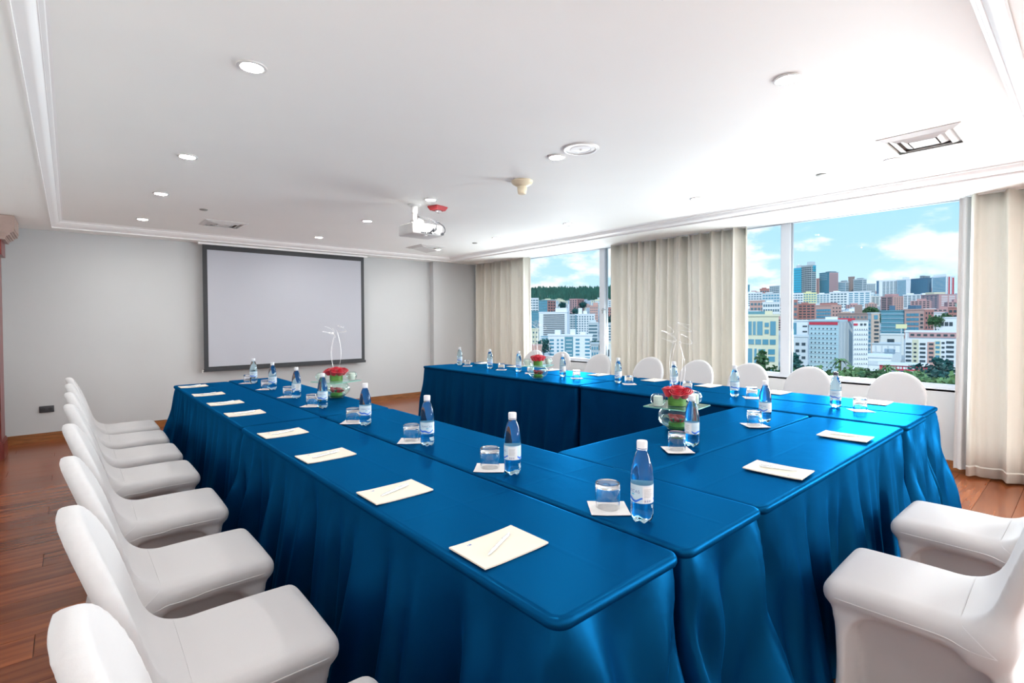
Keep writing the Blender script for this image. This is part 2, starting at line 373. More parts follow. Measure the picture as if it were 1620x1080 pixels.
# wooden pilaster at the left edge
pl = empty('wooden_pilaster', (-.62, 6.97, 0)); tag(pl, 'dark red wooden pilaster with moulded cornice at the left edge', 'pilaster')
MB().box(-.15, .108, -.02, .35, .17, 2.02).build('shaft', 'mahogany', pl)
MB().box(-.15, .126, -.03, .36, 0, .155).box(-.15, .118, -.025, .355, .155, .17).build('plinth', 'mahogany', pl)
MB().box(-.15, .138, -.03, .36, 1.985, 2.13).build('frieze', 'mahogany', pl)
cp = [(.145, 2.13), (.165, 2.145), (.17, 2.16), (.185, 2.17), (.20, 2.19), (.215, 2.20), (.232, 2.222), (.238, 2.228), (.238, 2.352)]
mb = MB()
for (o, z), (o2, z2) in zip(cp[:-1], cp[1:]): mb.box(-.15, o2, -.05-(o2-.145), .40, z, z2+.0005)
mb.build('cornice', 'cornice_wood', pl)

# socket
so_ = empty('wall_socket', (-.205, YS-.012, .355)); tag(so_, 'black wall socket plate low on the screen wall', 'socket')
rounded_box(-.062, .062, -.0, .012, -.037, .037, .004, 2).build('cover_plate', 'dark_plastic', so_, 40)
for dx in (-.03, .03): MB().lathe([(.018, 0), (.018, .002), (.0, .002)], 16).build('socket_face', 'black_frame', so_).rotation_euler = (PI/2, 0, 0)
for c_, dx in zip(so_.children[1:], (-.03, .03)): c_.location = (dx, -.0005, 0)

# projection screen
SY = 7.62
sc = empty('projection_screen', (2.422, SY, .69)); tag(sc, 'large white pull-down projection screen with black border', 'screen')
W2 = 1.106; HS = 1.66
MB().box(-W2, W2, -.002, .002, 0, HS).build('black_border', 'black_frame', sc)
MB().box(-W2+.052, W2-.052, -.006, -.002, .045, HS-.085).build('screen_surface', 'screen_cloth', sc)
MB().box(-W2-.004, W2+.012, -.016, .012, -.018, .018).build('weight_bar', 'black_frame', sc)
MB().box(-W2-.05, W2+.05, -.03, .05, HS-.02, ZS-.69-.002).build('housing', 'trim_paint', sc)
MB().tube([(-W2-.02, -.0, -.03), (-W2-.02, .0, .0), (-W2+.01, 0, .0)], .008).build('pull_hook', 'white_plastic', sc)

# ================================================================== ceiling fittings
def lamp_mat(name, c, s):
    m = bpy.data.materials.new(name); m.use_nodes = True; t = m.node_tree; t.nodes.clear()
    o = t.nodes.new('ShaderNodeOutputMaterial'); em = t.nodes.new('ShaderNodeEmission'); em.inputs[0].default_value = (*c, 1); em.inputs[1].default_value = s; t.links.new(em.outputs[0], o.inputs[0]); MATS[name] = m
lamp_mat('lamp_on', (1, .97, .92), LAMP)
dl = empty('downlight', (0, 0, ZC))
MB().ring([(.060, -.001), (.060, -.006), (.050, -.009), (.045, -.007), (.045, .0), (.048, .0)], 28).build('trim_ring', 'white_plastic', dl, 40)
MB().lathe([(0.0, -.0045), (.044, -.0035), (.045, .001), (0, .001)], 28).build('diffuser', 'lamp_on', dl, 60)
tag(dl, None, 'downlight', 'recessed ceiling downlights')
gx = [.61, 2.49, 4.32]; gy = [.94, 2.40, 3.98, 5.28, 6.72, -1.0, -2.4, -3.8]  # rows behind the camera are unseen, added for more light
names_x = ['left column', 'middle column', 'window-side column']; names_y = ['nearest row', 'second row', 'third row', 'fourth row', 'farthest row', 'first added row behind the camera', 'second added row behind the camera', 'third added row behind the camera']
first = True
for i, x in enumerate(gx):
    for j, y in enumerate(gy):
        o = dl if first else copy_tree(dl); first = False
        o.location = (x, y, ZC); o['label'] = 'round recessed ceiling downlight, %s, %s' % (names_x[i], names_y[j])
# cover discs
for (x, y), lb in zip([(1.011, 5.764), (4.364, 5.816), (4.332, 1.39)], ['beside the far left air vent', 'beside the far right air vent', 'near the closest air vent']):
    o = MB().lathe([(.036, -.001), (.036, -.006), (.030, -.010), (0, -.010)], 20).build('sprinkler_cover', 'grey_plastic', None, 40, (x, y, ZC)); tag(o, 'small round grey ceiling disc ' + lb, 'sprinkler', 'grey ceiling discs')
# speaker
sp = empty('ceiling_speaker', (2.492, 2.184, ZC)); tag(sp, 'round white ceiling loudspeaker grille beside a downlight', 'speaker')
MB().ring([(.116, -.001), (.112, -.008), (.100, -.010), (.092, -.006), (.092, -.001)], 36).build('rim', 'white_plastic', sp, 50)
MB().lathe([(.095, -.004), (.070, -.002), (.066, -.006), (.060, -.004), (.02, -.007), (0, -.007)], 36).build('grille', 'trim_paint', sp, 20)
MB().lathe([(.010, -.006), (.008, -.013), (0, -.014)], 14).build('centre_cap', 'white_plastic', sp, 50)
# smoke detector
sk = empty('smoke_detector', (2.712, 2.989, ZC)); tag(sk, 'cream ceiling smoke detector with a round stepped body', 'detector')
MB().lathe([(.084, -.001), (.086, -.010), (.078, -.024), (.052, -.040), (.036, -.046), (0, -.046)], 32).build('base', 'cream_plastic', sk, 40)
MB().lathe([(.036, -.045), (.038, -.056), (.037, -.080), (.033, -.100), (.026, -.106), (0, -.106)], 28).build('sensor_head', 'cream_plastic', sk, 40)
# fire alarm
fa = empty('fire_alarm', (2.70, 4.19, ZC), .25); tag(fa, 'red ceiling fire alarm with clear strobe beside the projector', 'alarm')
mb = MB(); a, b, a2, b2_, h = .075, .062, .058, .046, -.040
mb.add([(-a, -b, -.001), (a, -b, -.001), (a, b, -.001), (-a, b, -.001), (-a, -b, -.010), (a, -b, -.010), (a, b, -.010), (-a, b, -.010), (-a2, -b2_, h), (a2, -b2_, h), (a2, b2_, h), (-a2, b2_, h)],
       [(0, 1, 2, 3), (0, 4, 5, 1), (1, 5, 6, 2), (2, 6, 7, 3), (3, 7, 4, 0), (4, 8, 9, 5), (5, 9, 10, 6), (6, 10, 11, 7), (7, 11, 8, 4), (8, 11, 10, 9)]); mb.build('housing', 'red_plastic', fa)
rounded_box(-.028, .028, -.030, .012, -.062, -.038, .008, 3).build('strobe_lens', 'lens_clear', fa, 40)
MB().box(-.016, .016, -.016, .002, -.055, -.039).build('strobe_reflector', 'alu', fa)
# air diffusers
def diffuser(x, y, sx, sy, label, open_flap=False):
    v = empty('air_diffuser', (x, y, ZC)); tag(v, label, 'air vent', 'square ceiling air vents')
    def sq(mb, o, z0, i, z1):   # sloping square louvre between outer size o and inner i
        P = []
        for s, z in ((o, z0), (i, z1), (i-.006, z1+.003), (o-.004, z0+.006)):
            P += [(-sx/2*s/.5*.5, -sy/2*s/.5*.5, z), (sx/2*s/.5*.5, -sy/2*s/.5*.5, z), (sx/2*s/.5*.5, sy/2*s/.5*.5, z), (-sx/2*s/.5*.5, sy/2*s/.5*.5, z)]
        fs = []
        for q in range(4):
            for k in range(4): fs.append((q*4+k, q*4+(k+1) % 4, ((q+1) % 4)*4+(k+1) % 4, ((q+1) % 4)*4+k))
        return mb.add(P, fs)
    MB().box(-sx*.40, sx*.40, -sy*.40, sy*.40, -.0015, -.0005).build('duct_shade_sheet', 'vent_dark', v)  # flat dark sheet standing in for the shade inside the duct
    sq(MB(), 1.0, -.004, .80, -.018).build('frame', 'white_plastic', v)
    for o_, i_ in ((.76, .55), (.53, .33)): sq(MB(), o_, -.003, i_+.03, -.020).build('louvre', 'white_plastic', v)
    MB().box(-sx*.155, sx*.155, -sy*.155, sy*.155, -.020, -.014).build('centre_plate', 'white_plastic', v)
    if open_flap:
        M = Matrix.Translation((-sx*.34, 0, -.012)) @ Matrix.Rotation(.17, 4, 'Y'); MB().box(0, sx*.62, -sy*.36, sy*.36, -.006, 0, M).build('loose_flap', 'white_plastic', v)
    return v
diffuser(3.985, .71, .44, .40, 'square louvred ceiling air vent near the right window')
diffuser(1.33, 6.48, .42, .40, 'square louvred ceiling air vent in front of the screen')
diffuser(4.05, 6.62, .42, .46, 'ceiling air vent with a loose flap beyond the projector', True)
diffuser(1.35, .79, .40, .40, 'ceiling air vent cut off by the top edge of the photo')

# projector
pj = empty('ceiling_projector', (2.50, 4.25, ZC)); tag(pj, 'white ceiling-mounted projector with black cables', 'projector')
MB().lathe([(.062, -.001), (.062, -.012), (.050, -.020), (.034, -.024), (0, -.024)], 24, (-.02, 0, 0)).build('ceiling_plate', 'white_plastic', pj, 40)
MB().lathe([(.030, -.02), (.030, -.085), (.022, -.088), (.022, -.17), (0, -.17)], 20, (-.02, 0, 0)).build('pole', 'white_plastic', pj, 40)
MB().box(-.045, .05, -.03, .03, -.185, -.150).box(.0, .06, -.035, -.030, -.185, -.135).build('bracket', 'white_plastic', pj)
MB().box(-.085, .105, -.07, .09, -.190, -.184).build('mount_plate', 'grey_plastic', pj)
bd = rounded_box(-.115, .215, -.13, .14, -.295, -.192, .014, 3).build('body', 'white_plastic', pj, 40)
MB().lathe([(.045, 0), (.045, .014), (.036, .02), (.03, .004), (0, .004)], 24).build('lens', 'dark_plastic', bd, 40, (.13, .14, -.245)).rotation_euler = (-PI/2, 0, 0)
MB().lathe([(.020, 0), (.020, .002), (0, .002)], 20).build('speaker_grille', 'trim_paint', bd, 40, (-.055, -.1302, -.24)).rotation_euler = (PI/2, 0, 0)
for k, x in enumerate([-.02, .0, .02, .045, .065, .085]): rounded_box(x-.008, x+.008, -.137, -.128, -.286, -.272, .002, 1).build('port', 'dark_plastic', bd)
for k, x in enumerate([.115, .13, .145, .16]): MB().box(x-.003, x+.003, -.1315, -.129, -.283, -.277).build('vent_hole', 'dark_plastic', bd)
def bez(p, n=16):
    P = [Vector(q) for q in p]; o = []
    for i in range(n+1):
        t = i/n; Q = P[:]
        while len(Q) > 1: Q = [a.lerp(b, t) for a, b in zip(Q[:-1], Q[1:])]
        o.append(Q[0])
    return o
MB().tube(bez([(0, -.025, -.115), (.06, -.06, -.17), (.15, -.12, -.12), (.19, -.15, -.20), (.10, -.16, -.25), (.06, -.14, -.278)]), .0042).build('cable', 'dark_plastic', pj, 60)
MB().tube(bez([(0, -.025, -.11), (.08, -.05, -.14), (.20, -.13, -.10), (.16, -.16, -.24), (.09, -.15, -.26), (.045, -.14, -.278)]), .0042).build('cable', 'dark_plastic', pj, 60)
MB().tube(bez([(0, -.025, -.112), (.08, -.08, -.16), (.21, -.15, -.13), (.24, -.17, -.22), (.235, -.15, -.27), (.20, -.135, -.27)]), .0048).build('cable', 'dark_plastic', pj, 60)
rounded_box(.185, .212, -.15, -.128, -.287, -.262, .004, 2).build('power_plug', 'dark_plastic', pj, 40)
for x in (.062, .09): MB().tube([(x+.03, -.158, -.235), (x, -.15, -.268)], [.008, .006]).build('cable_plug', 'dark_plastic', pj, 40)
rounded_box(.03, .06, -.10, -.06, -.302, -.295, .002, 2).build('foot', 'trim_paint', pj)

# ================================================================== covered chairs
def surface_nets(F, org, h):
    nx, ny, nz = F.shape; S = F < 0
    c = np.zeros((nx-1, ny-1, nz-1), int)
    for dx in (0, 1):
        for dy in (0, 1):
            for dz in (0, 1): c += S[dx:nx-1+dx, dy:ny-1+dy, dz:nz-1+dz]
    act = (c > 0) & (c < 8); idx = -np.ones(act.shape, int); ii = np.argwhere(act); idx[act] = np.arange(len(ii))
    acc = np.zeros((len(ii), 3)); cnt = np.zeros(len(ii))
    corners = [(a, b, d) for a in (0, 1) for b in (0, 1) for d in (0, 1)]
    for p in corners:
        for ax in range(3):
            if p[ax]: continue
            q = list(p); q[ax] = 1
            fa_ = F[ii[:, 0]+p[0], ii[:, 1]+p[1], ii[:, 2]+p[2]]; fb = F[ii[:, 0]+q[0], ii[:, 1]+q[1], ii[:, 2]+q[2]]
            m = (fa_ < 0) != (fb < 0); t = np.where(m, fa_/np.where(m, fa_-fb, 1), 0)
            pos = np.tile(np.array(p, float), (len(ii), 1)); pos[:, ax] = t
            acc += pos*m[:, None]; cnt += m
    V = org + (ii+acc/cnt[:, None])*h
    faces = []
    for ax in range(3):
        sl0 = [slice(1, n-1) for n in (nx, ny, nz)]; sl1 = list(sl0)
        sl0[ax] = slice(0, (nx, ny, nz)[ax]-1); sl1[ax] = slice(1, (nx, ny, nz)[ax])
        A = S[tuple(sl0)]; B = S[tuple(sl1)]; e_ = np.argwhere(A != B); fl_ = A[A != B]
        off = np.array([1, 1, 1]); off[ax] = 0; e_ = e_+off
        b1, b2 = [(1, 2), (2, 0), (0, 1)][ax]
        def g(d1, d2):
            k = e_.copy(); k[:, b1] -= d1; k[:, b2] -= d2; return idx[k[:, 0], k[:, 1], k[:, 2]]
        q = np.stack([g(1, 1), g(0, 1), g(0, 0), g(1, 0)], 1)
        q = np.where(fl_[:, None], q, q[:, ::-1]); faces.append(q)
    return V, np.concatenate(faces)
def smin(a, b, k):
    h = np.clip(.5+.5*(b-a)/k, 0, 1); return b*(1-h)+a*h-k*h*(1-h)
def rbox(x, y, z, a, b, c, r):
    qx, qy, qz = np.abs(x)-a+r, np.abs(y)-b+r, np.abs(z)-c+r
    return np.sqrt(np.maximum(qx, 0)**2+np.maximum(qy, 0)**2+np.maximum(qz, 0)**2)+np.minimum(np.maximum(qx, np.maximum(qy, qz)), 0)-r
def chair_field(X, Y, Z):
    dome = .016*(1-np.clip(np.abs(Y)/.215, 0, 1)**2)*np.clip(1-((X-.04)/.24)**2, 0, 1)
    seat = rbox(X-.030, Y, Z-.428-dome, .225, .206-.010*np.clip(-X*4, 0, 1), .040, .036)
    zz = np.clip((Z-.40)/.50, -.2, 1.1)
    xb = -.168-.150*np.sign(zz)*np.abs(zz)**1.12+.022*(Y/.215)**2
    s2 = np.where(Z > .702, np.sqrt(Y**2+(Z-.702)**2)-.198, np.abs(Y)-.198+.012*np.clip((.69-Z)/.3, 0, 1)); s2 = np.maximum(s2, .36-Z)
    r = .013; q1, q2 = s2+r, np.abs(X-xb)*.955-.024+r
    back = np.sqrt(np.maximum(q1, 0)**2+np.maximum(q2, 0)**2)+np.minimum(np.maximum(q1, q2), 0)-r
    body = smin(seat, back, .095)
    # lower cover stretched to the feet with an arched hollow on each side
    t = np.clip(1-Z/.40, 0, 1)
    ar = .10; cx_, cz_ = .005, .13
    d2x, d2z = np.abs(X-cx_)-(.178-ar), np.abs(Z-cz_)-(.262-ar)
    a2 = np.sqrt(np.maximum(d2x, 0)**2+np.maximum(d2z, 0)**2)+np.minimum(np.maximum(d2x, d2z), 0)-ar
    ins = np.clip(-a2/.016, 0, 1); ins = ins*ins*(3-2*ins)
    hy = .188+.012*t-ins*(.018+.16*np.clip((.392-Z)/.392, 0, 1)**.7)
    fx = np.clip(-( np.maximum(np.abs(Y)-.12, Z-.32) )/.03, 0, 1)
    xf = .228-.018*np.sin(np.clip(t, 0, 1)*PI)-.05*fx*fx*(3-2*fx)*np.clip((.33-Z)/.3, 0, 1)
    xr = .195+.085*t
    sk_ = np.maximum(np.maximum(np.abs(Y)-hy, X-xf), np.maximum(-X-xr, np.maximum(Z-.41, .004-Z)))*.85
    return smin(body, sk_, .012)
hv = .0115
gx_ = np.arange(-.40, .30, hv); gy_ = np.arange(-.26, .261, hv); gz_ = np.arange(-.02, .945, hv)
CV, CF = surface_nets(chair_field(*np.meshgrid(gx_, gy_, gz_, indexing='ij')), np.array([gx_[0], gy_[0], gz_[0]]), hv)
# relax a little so the fabric reads taut
def relax(V, Fq, it=2, lam=.5):
    E_ = np.concatenate([Fq[:, [0, 1]], Fq[:, [1, 2]], Fq[:, [2, 3]], Fq[:, [3, 0]]])
    for _ in range(it):
        s = np.zeros_like(V); n = np.zeros(len(V)); np.add.at(s, E_[:, 0], V[E_[:, 1]]); np.add.at(n, E_[:, 0], 1); np.add.at(s, E_[:, 1], V[E_[:, 0]]); np.add.at(n, E_[:, 1], 1)
        V = V+lam*(s/n[:, None]-V)
    return V
CV = relax(CV, CF, 2, .5); CV[:, 2] = np.maximum(CV[:, 2], .002)
cen = CV[CF].mean(1)
isback = (cen[:, 0] < -.098-.10*np.clip((.47-cen[:, 2])/.07, 0, 1)) & (cen[:, 2] > .385)
seamz = .419+.005*np.clip(cen[:, 0]/.25, -1, 1)
isseat = (~isback) & (cen[:, 2] > seamz)
# smooth normals of the whole cover, kept when it is cut along its seams
full = bpy.data.meshes.new('tmp'); full.from_pydata(CV.tolist(), [], CF.tolist()); full.update()
VN = np.zeros(len(CV)*3); full.vertices.foreach_get('normal', VN); VN = VN.reshape(-1, 3)
def cut(mask, name):
    f = CF[mask]; u, inv = np.unique(f, return_inverse=True); me = bpy.data.meshes.new(name)
    me.from_pydata(CV[u].tolist(), [], inv.reshape(f.shape).tolist()); me.update(); me.polygons.foreach_set('use_smooth', [True]*len(me.polygons))
    me.normals_split_custom_set_from_vertices(VN[u].tolist()); me.materials.append(MATS['chair_cover']); return me
chair = empty('covered_chair')
def part(me, nm):
    o = bpy.data.objects.new(nm, me); COL.objects.link(o); o.parent = chair; return o
part(cut(isback, 'back_cover'), 'back_cover'); part(cut(isseat, 'seat_cover'), 'seat_cover'); part(cut(~(isback | isseat), 'leg_cover'), 'leg_cover')
# raised seam threads along the cuts
def seam_edges(ma, mb_):
    ea = {tuple(sorted((int(q[i]), int(q[(i+1) % 4])))) for q in CF[ma] for i in range(4)}
    eb = {tuple(sorted((int(q[i]), int(q[(i+1) % 4])))) for q in CF[mb_] for i in range(4)}
    return ea & eb
def seam(ma, mb_, nm):
    ed = seam_edges(ma, mb_); nb = {}
    for a, b in ed: nb.setdefault(a, []).append(b); nb.setdefault(b, []).append(a)
    pos = {k: CV[k].copy() for k in nb}
    for _ in range(8): pos = {k: .5*pos[k]+.5*np.mean([pos[j] for j in nb[k]], 0) if len(nb[k]) == 2 else pos[k] for k in nb}
    seen = set(); mbb = MB()
    ends = [k for k in nb if len(nb[k]) != 2] or list(nb)[:1]
    for s0 in ends:
        for s1 in nb[s0]:
            e0 = tuple(sorted((s0, s1)))
            if e0 in seen: continue
            path = [s0, s1]; seen.add(e0)
            while len(nb[path[-1]]) == 2:
                nx_ = [j for j in nb[path[-1]] if tuple(sorted((path[-1], j))) not in seen]
                if not nx_: break
                seen.add(tuple(sorted((path[-1], nx_[0])))); path.append(nx_[0])
            if len(path) > 3: mbb.tube([pos[k]+VN[k]*.0006 for k in path], .0016, 5)
    return mbb.build(nm, 'seam_thread', chair, 60)
seam(isseat, ~(isback | isseat), 'seat_seam'); seam(isback, isseat, 'back_seam')
first = True
def put_chair(x, y, rz, label, group):
    global first
    o = chair if first else copy_tree(chair); first = False
    o.location = (x, y, 0); o.rotation_euler = (0, 0, rz); tag(o, label, 'chair', group); return o
LCY = [.985, 1.56, 2.165, 2.86, 3.56, 4.15, 4.73, 5.27]
for k, y in enumerate(LCY):
    put_chair(.305, y, random.uniform(-.02, .02), 'white cloth-covered chair on the left side, %s' % ('cut off at the bottom left corner' if k == 0 else '%s counting from the camera' % ORD[k]), 'white covered chairs on the left side')
WCY = [1.06, 1.71, 2.25, 2.80, 3.385, 4.12, 4.80, 5.32]
for k, y in enumerate(WCY):
    put_chair(4.775, y, PI+random.uniform(-.03, .03), 'white cloth-covered chair by the windows, %s from the right end' % ORD[k], 'white covered chairs by the windows')
put_chair(2.08, .345, PI/2+.02, 'white cloth-covered chair at the bottom right, the nearer of two', 'white covered chairs at the right')
put_chair(2.86, .325, PI/2-.02, 'white cloth-covered chair at the right edge, the farther of two', 'white covered chairs at the right')

# ================================================================== cloth-covered tables
def rrect(x0, x1, y0, y1, r, step=.016):
    pts = []
    def seg(p, q, n):
        L_ = (Vector(q)-Vector(p)).length; k = max(2, int(L_/step))
        for i in range(k): t = i/k; pts.append((p[0]+(q[0]-p[0])*t, p[1]+(q[1]-p[1])*t, *n))
    def arc(c, a0):
        for i in range(6): a = a0+PI/2*i/6; pts.append((c[0]+r*math.cos(a), c[1]+r*math.sin(a), math.cos(a), math.sin(a)))
    seg((x0+r, y0), (x1-r, y0), (0, -1)); arc((x1-r, y0+r), -PI/2)
    seg((x1, y0+r), (x1, y1-r), (1, 0)); arc((x1-r, y1-r), 0)
    seg((x1-r, y1), (x0+r, y1), (0, 1)); arc((x0+r, y1-r), PI/2)
    seg((x0, y1-r), (x0, y0+r), (-1, 0)); arc((x0+r, y0+r), PI)
    return pts
def table(x0, x1, y0, y1, flare, label, seed, zt=.75, crease='y', fold=1.0):
    """flare: outward drift of the skirt at floor on -x, +x, -y, +y (0 where another table stands)"""
    r = random.Random(seed); g = empty('draped_table', ((x0+x1)/2, (y0+y1)/2, 0)); tag(g, label, 'table', 'tables under blue satin cloths')
    ox, oy = (x0+x1)/2, (y0+y1)/2
    P = rrect(x0-ox, x1-ox, y0-oy, y1-oy, .04); n = len(P)
    lip = [(.016, zt), (.008, zt-.001), (.003, zt-.004), (.0, zt-.010), (.0, zt-.018), (.003, zt-.025), (.009, zt-.029), (.014, zt-.029)]
    mb = MB().grid(n, len(lip), lambda i, j: (P[i][0]-P[i][2]*lip[j][0], P[i][1]-P[i][3]*lip[j][0], lip[j][1]), closed=True)
    mb.f.append(tuple(range(n))); mb.build('cloth_top', 'blue_satin', g, 50)
    # skirt
    fxm, fxp, fym, fyp = flare
    ph = [r.uniform(0, 6.3) for _ in range(8)]
    d = [0.0]
    for i in range(1, n): d.append(d[-1]+math.hypot(P[i][0]-P[i-1][0], P[i][1]-P[i-1][1]))
    per = d[-1]+.016
    kk = [round(per*f) for f in (3.1, 5.3, 8.2, 1.3)]
    nz = 20
    def fl_(i):
        nx_, ny_ = P[i][2], P[i][3]; a = abs(nx_)+abs(ny_)
        return (max(-nx_, 0)*fxm+max(nx_, 0)*fxp+max(-ny_, 0)*fym+max(ny_, 0)*fyp)/a
    hx, hy = (x1-x0)/2, (y1-y0)/2
    def sk(i, j):
        s = j/(nz-1); z = (zt-.027)*(1-s)+.004; f = fl_(i); u = d[i]/per*2*PI
        wv = .5*math.sin(kk[0]*u+ph[0])+.34*math.sin(kk[1]*u+ph[1]+1.4*s)+.26*math.sin(kk[2]*u+ph[2]+2*s)+.4*math.sin(kk[3]*u+ph[3])
        cd_ = min(math.hypot(abs(P[i][0])-hx, abs(P[i][1])-hy), .4); corner = math.exp(-(cd_/.10)**2)
        amp = min(f, .07)*.62*fold
        o = -.012+f*s**1.15*.9+amp*wv*s**.8*(1-.75*math.exp(-s*5)) + f*.9*corner*s*(1-.3*s)
        o += f*.45*fold*math.sin(26*cd_-9*s)*math.exp(-(cd_/.2)**2)*s**.7*(1-s)
        nx_, ny_ = P[i][2], P[i][3]; gx2 = fxm if nx_ < 0 else fxp; gy2 = fym if ny_ < 0 else fyp
        ox_ = o if gx2 > 0 or abs(ny_) < .01 else min(o, -.006); oy_ = o if gy2 > 0 or abs(nx_) < .01 else min(o, -.006)
        return (P[i][0]+nx_*ox_, P[i][1]+ny_*oy_, z)
    MB().grid(n, nz, sk, closed=True).build('cloth_skirt', 'blue_satin', g, 80)
    # pressed fold lines
    def ridge(p, q, h=.0006, w_=.012):
        p = Vector((*p, zt)); q = Vector((*q, zt)); t = (q-p).normalized(); s_ = Vector((-t.y, t.x, 0))*w_
        return MB().add([p-s_, p+Vector((0, 0, h)), p+s_, q-s_, q+Vector((0, 0, h)), q+s_], [(0, 1, 4, 3), (1, 2, 5, 4)])
    if crease == 'y':
        ridge((.01, -hy+.03), (.01, hy-.03)).build('fold_line', 'blue_satin', g)
        for t in (-.42, .4): ridge((-hx+.03, t*hy*1.1), (hx-.03, t*hy*1.1), .0004).build('fold_line', 'blue_satin', g)
    else:
        ridge((-hx+.03, .0), (hx-.03, .0)).build('fold_line', 'blue_satin', g)
        for t in (-.45, .38): ridge((t*hx, -hy+.03), (t*hx, hy-.03), .0004).build('fold_line', 'blue_satin', g)
    return g
A, B = .075, .05
table(.700, 1.150, .672, 3.085, (A, 0, .10, 0), 'blue cloth-covered table, outer left row, nearest the camera', 1, fold=2.1)
table(.705, 1.155, 3.095, 5.53, (A, 0, 0, A), 'blue cloth-covered table, outer left row, farthest from the camera', 2)
table(1.163, 1.615, .668, 3.085, (0, .02, .10, 0), 'blue cloth-covered table, inner left row, nearest the camera', 3, fold=2.1)
table(1.165, 1.615, 3.095, 5.60, (0, A, 0, A), 'blue cloth-covered table, inner left row, farthest from the camera', 4)
table(1.622, 3.392, .672, 1.125, (0, 0, .06, 0), 'blue cloth-covered cross table at the front, outer of the two', 5, .745, 'x', 2.0)
table(1.622, 3.392, 1.132, 1.582, (0, 0, 0, .05), 'blue cloth-covered cross table at the front, inner of the two', 6, .745, 'x')
table(3.400, 3.862, .66, 3.02, (.02, 0, .07, 0), 'blue cloth-covered table, inner window row, near right end', 7, fold=1.5)
table(3.400, 3.862, 3.03, 5.66, (.05, 0, 0, .06), 'blue cloth-covered table, inner window row, far end', 8)
table(3.870, 4.335, .68, 3.02, (0, .05, .09, 0), 'blue cloth-covered table, outer window row, near right end', 9, fold=1.5)
table(3.870, 4.335, 3.03, 5.66, (0, .05, 0, .06), 'blue cloth-covered table, outer window row, far end', 10)
ZT = .7512

# ================================================================== things on the tables
# notepad with a slightly lifted end
npd = empty('notepad')
MB().grid(10, 2, lambda i, j: (-.105+.21*i/9, -.074+.148*j, .0036+.006*max(0, abs(i/9-.5)*2-.35)**2)).build('top_sheet', 'paper', npd, 60)
mb = MB(); nn = 10
for j in (0, 1):
    for i in range(nn):
        u = i/(nn-1); lift = .006*max(0, abs(u-.5)*2-.35)**2; mb.v.append((-.105+.21*u, -.074+.148*j, .0033+lift)); mb.v.append((-.105+.21*u, -.074+.148*j, lift*.85))
def q_(i, j, k): return j*nn*2+i*2+k
for i in range(nn-1):
    mb.f += [(q_(i, 0, 1), q_(i+1, 0, 1), q_(i+1, 0, 0), q_(i, 0, 0)), (q_(i, 1, 0), q_(i+1, 1, 0), q_(i+1, 1, 1), q_(i, 1, 1)), (q_(i, 0, 0), q_(i+1, 0, 0), q_(i+1, 1, 0), q_(i, 1, 0)), (q_(i, 0, 1), q_(i, 1, 1), q_(i+1, 1, 1), q_(i+1, 0, 1))]
mb.f += [(q_(0, 0, 1), q_(0, 0, 0), q_(0, 1, 0), q_(0, 1, 1)), (q_(nn-1, 0, 0), q_(nn-1, 0, 1), q_(nn-1, 1, 1), q_(nn-1, 1, 0))]
mb.build('paper_block', 'paper', npd, 60)
MB().box(-.074, -.060, .050, .056, .0038, .0040).box(-.058, -.050, .050, .056, .0038, .0040).build('printed_mark', 'label_ink', npd)
pen = empty('ballpoint_pen')
MB().tube([(-.066, 0, 0), (-.060, 0, 0), (-.035, 0, 0), (.050, 0, 0), (.064, 0, 0), (.066, 0, 0)], [.0012, .0026, .0042, .0042, .0036, .002], 10).build('barrel', 'pen_silver', pen, 40)
MB().box(.018, .060, -.0012, .0012, .0045, .006).build('clip', 'pen_silver', pen)
fp = True
def put_pad(x, y, rz, prz, where):
    global fp
    o = npd if fp else copy_tree(npd); p = pen if fp else copy_tree(pen); fp = False
    o.location = (x, y, ZT-.0002); o.rotation_euler = (0, 0, rz); tag(o, 'cream notepad ' + where, 'notepad', 'notepads')
    p.location = (x, y, ZT+.0083); p.rotation_euler = (0, 0, prz); tag(p, 'silver pen lying on the notepad ' + where, 'pen', 'pens')
LPY = [1.003, 1.558, 2.176, 2.758, 3.515, 4.044, 4.624, 5.281]
for k, y in enumerate(LPY): put_pad(.826, y, random.uniform(-.03, .03), .35+random.uniform(-.12, .12), 'on the left table, %s from the near end' % ORD[k])
WPY = [.994, 1.658, 2.221, 2.773, 3.446, 4.159, 4.755, 5.42]
for k, y in enumerate(WPY): put_pad(4.205, y, PI+random.uniform(-.05, .05), PI+.35, 'on the window table, %s from the right end' % ORD[k])
put_pad(2.052, .80, PI/2+.05, PI/2+.25, 'on the cross table, left of two'); put_pad(2.883, .81, PI/2+.03, PI/2+.25, 'on the cross table, right of two')

# napkin
npk = MB()
def nk(i, j):
    u, v = i/8-.5, j/8-.5; return (.118*u, .118*v, .0012+.0016*abs(math.sin(7*u+3*v))*(abs(u)+abs(v)))
npk.grid(9, 9, nk); npk_me = npk.mesh('paper_napkin', 'napkin', 60)
# upside-down tumbler
gp = [(.0355, .0), (.0365, .0), (.0372, .012), (.0378, .066), (.0372, .074), (.033, .0775), (.024, .0765), (0, .0762)]
gi = [(0, .0600), (.024, .0605), (.0335, .0625), (.0355, .058), (.0345, .012), (.0335, .0)]
gm = MB().lathe(gp, 28); o_ = len(gm.v)
tum = MB()
prof = [(0, .0765), (.026, .0768), (.0345, .0778), (.0372, .0762), (.0379, .071), (.0374, .012), (.0365, .0), (.0345, .0), (.0350, .012), (.0358, .056), (.0335, .0625), (.024, .0605), (0, .0600)]
tum.lathe(prof[::-1], 32); tum_me = tum.mesh('tumbler', 'glass', 35)
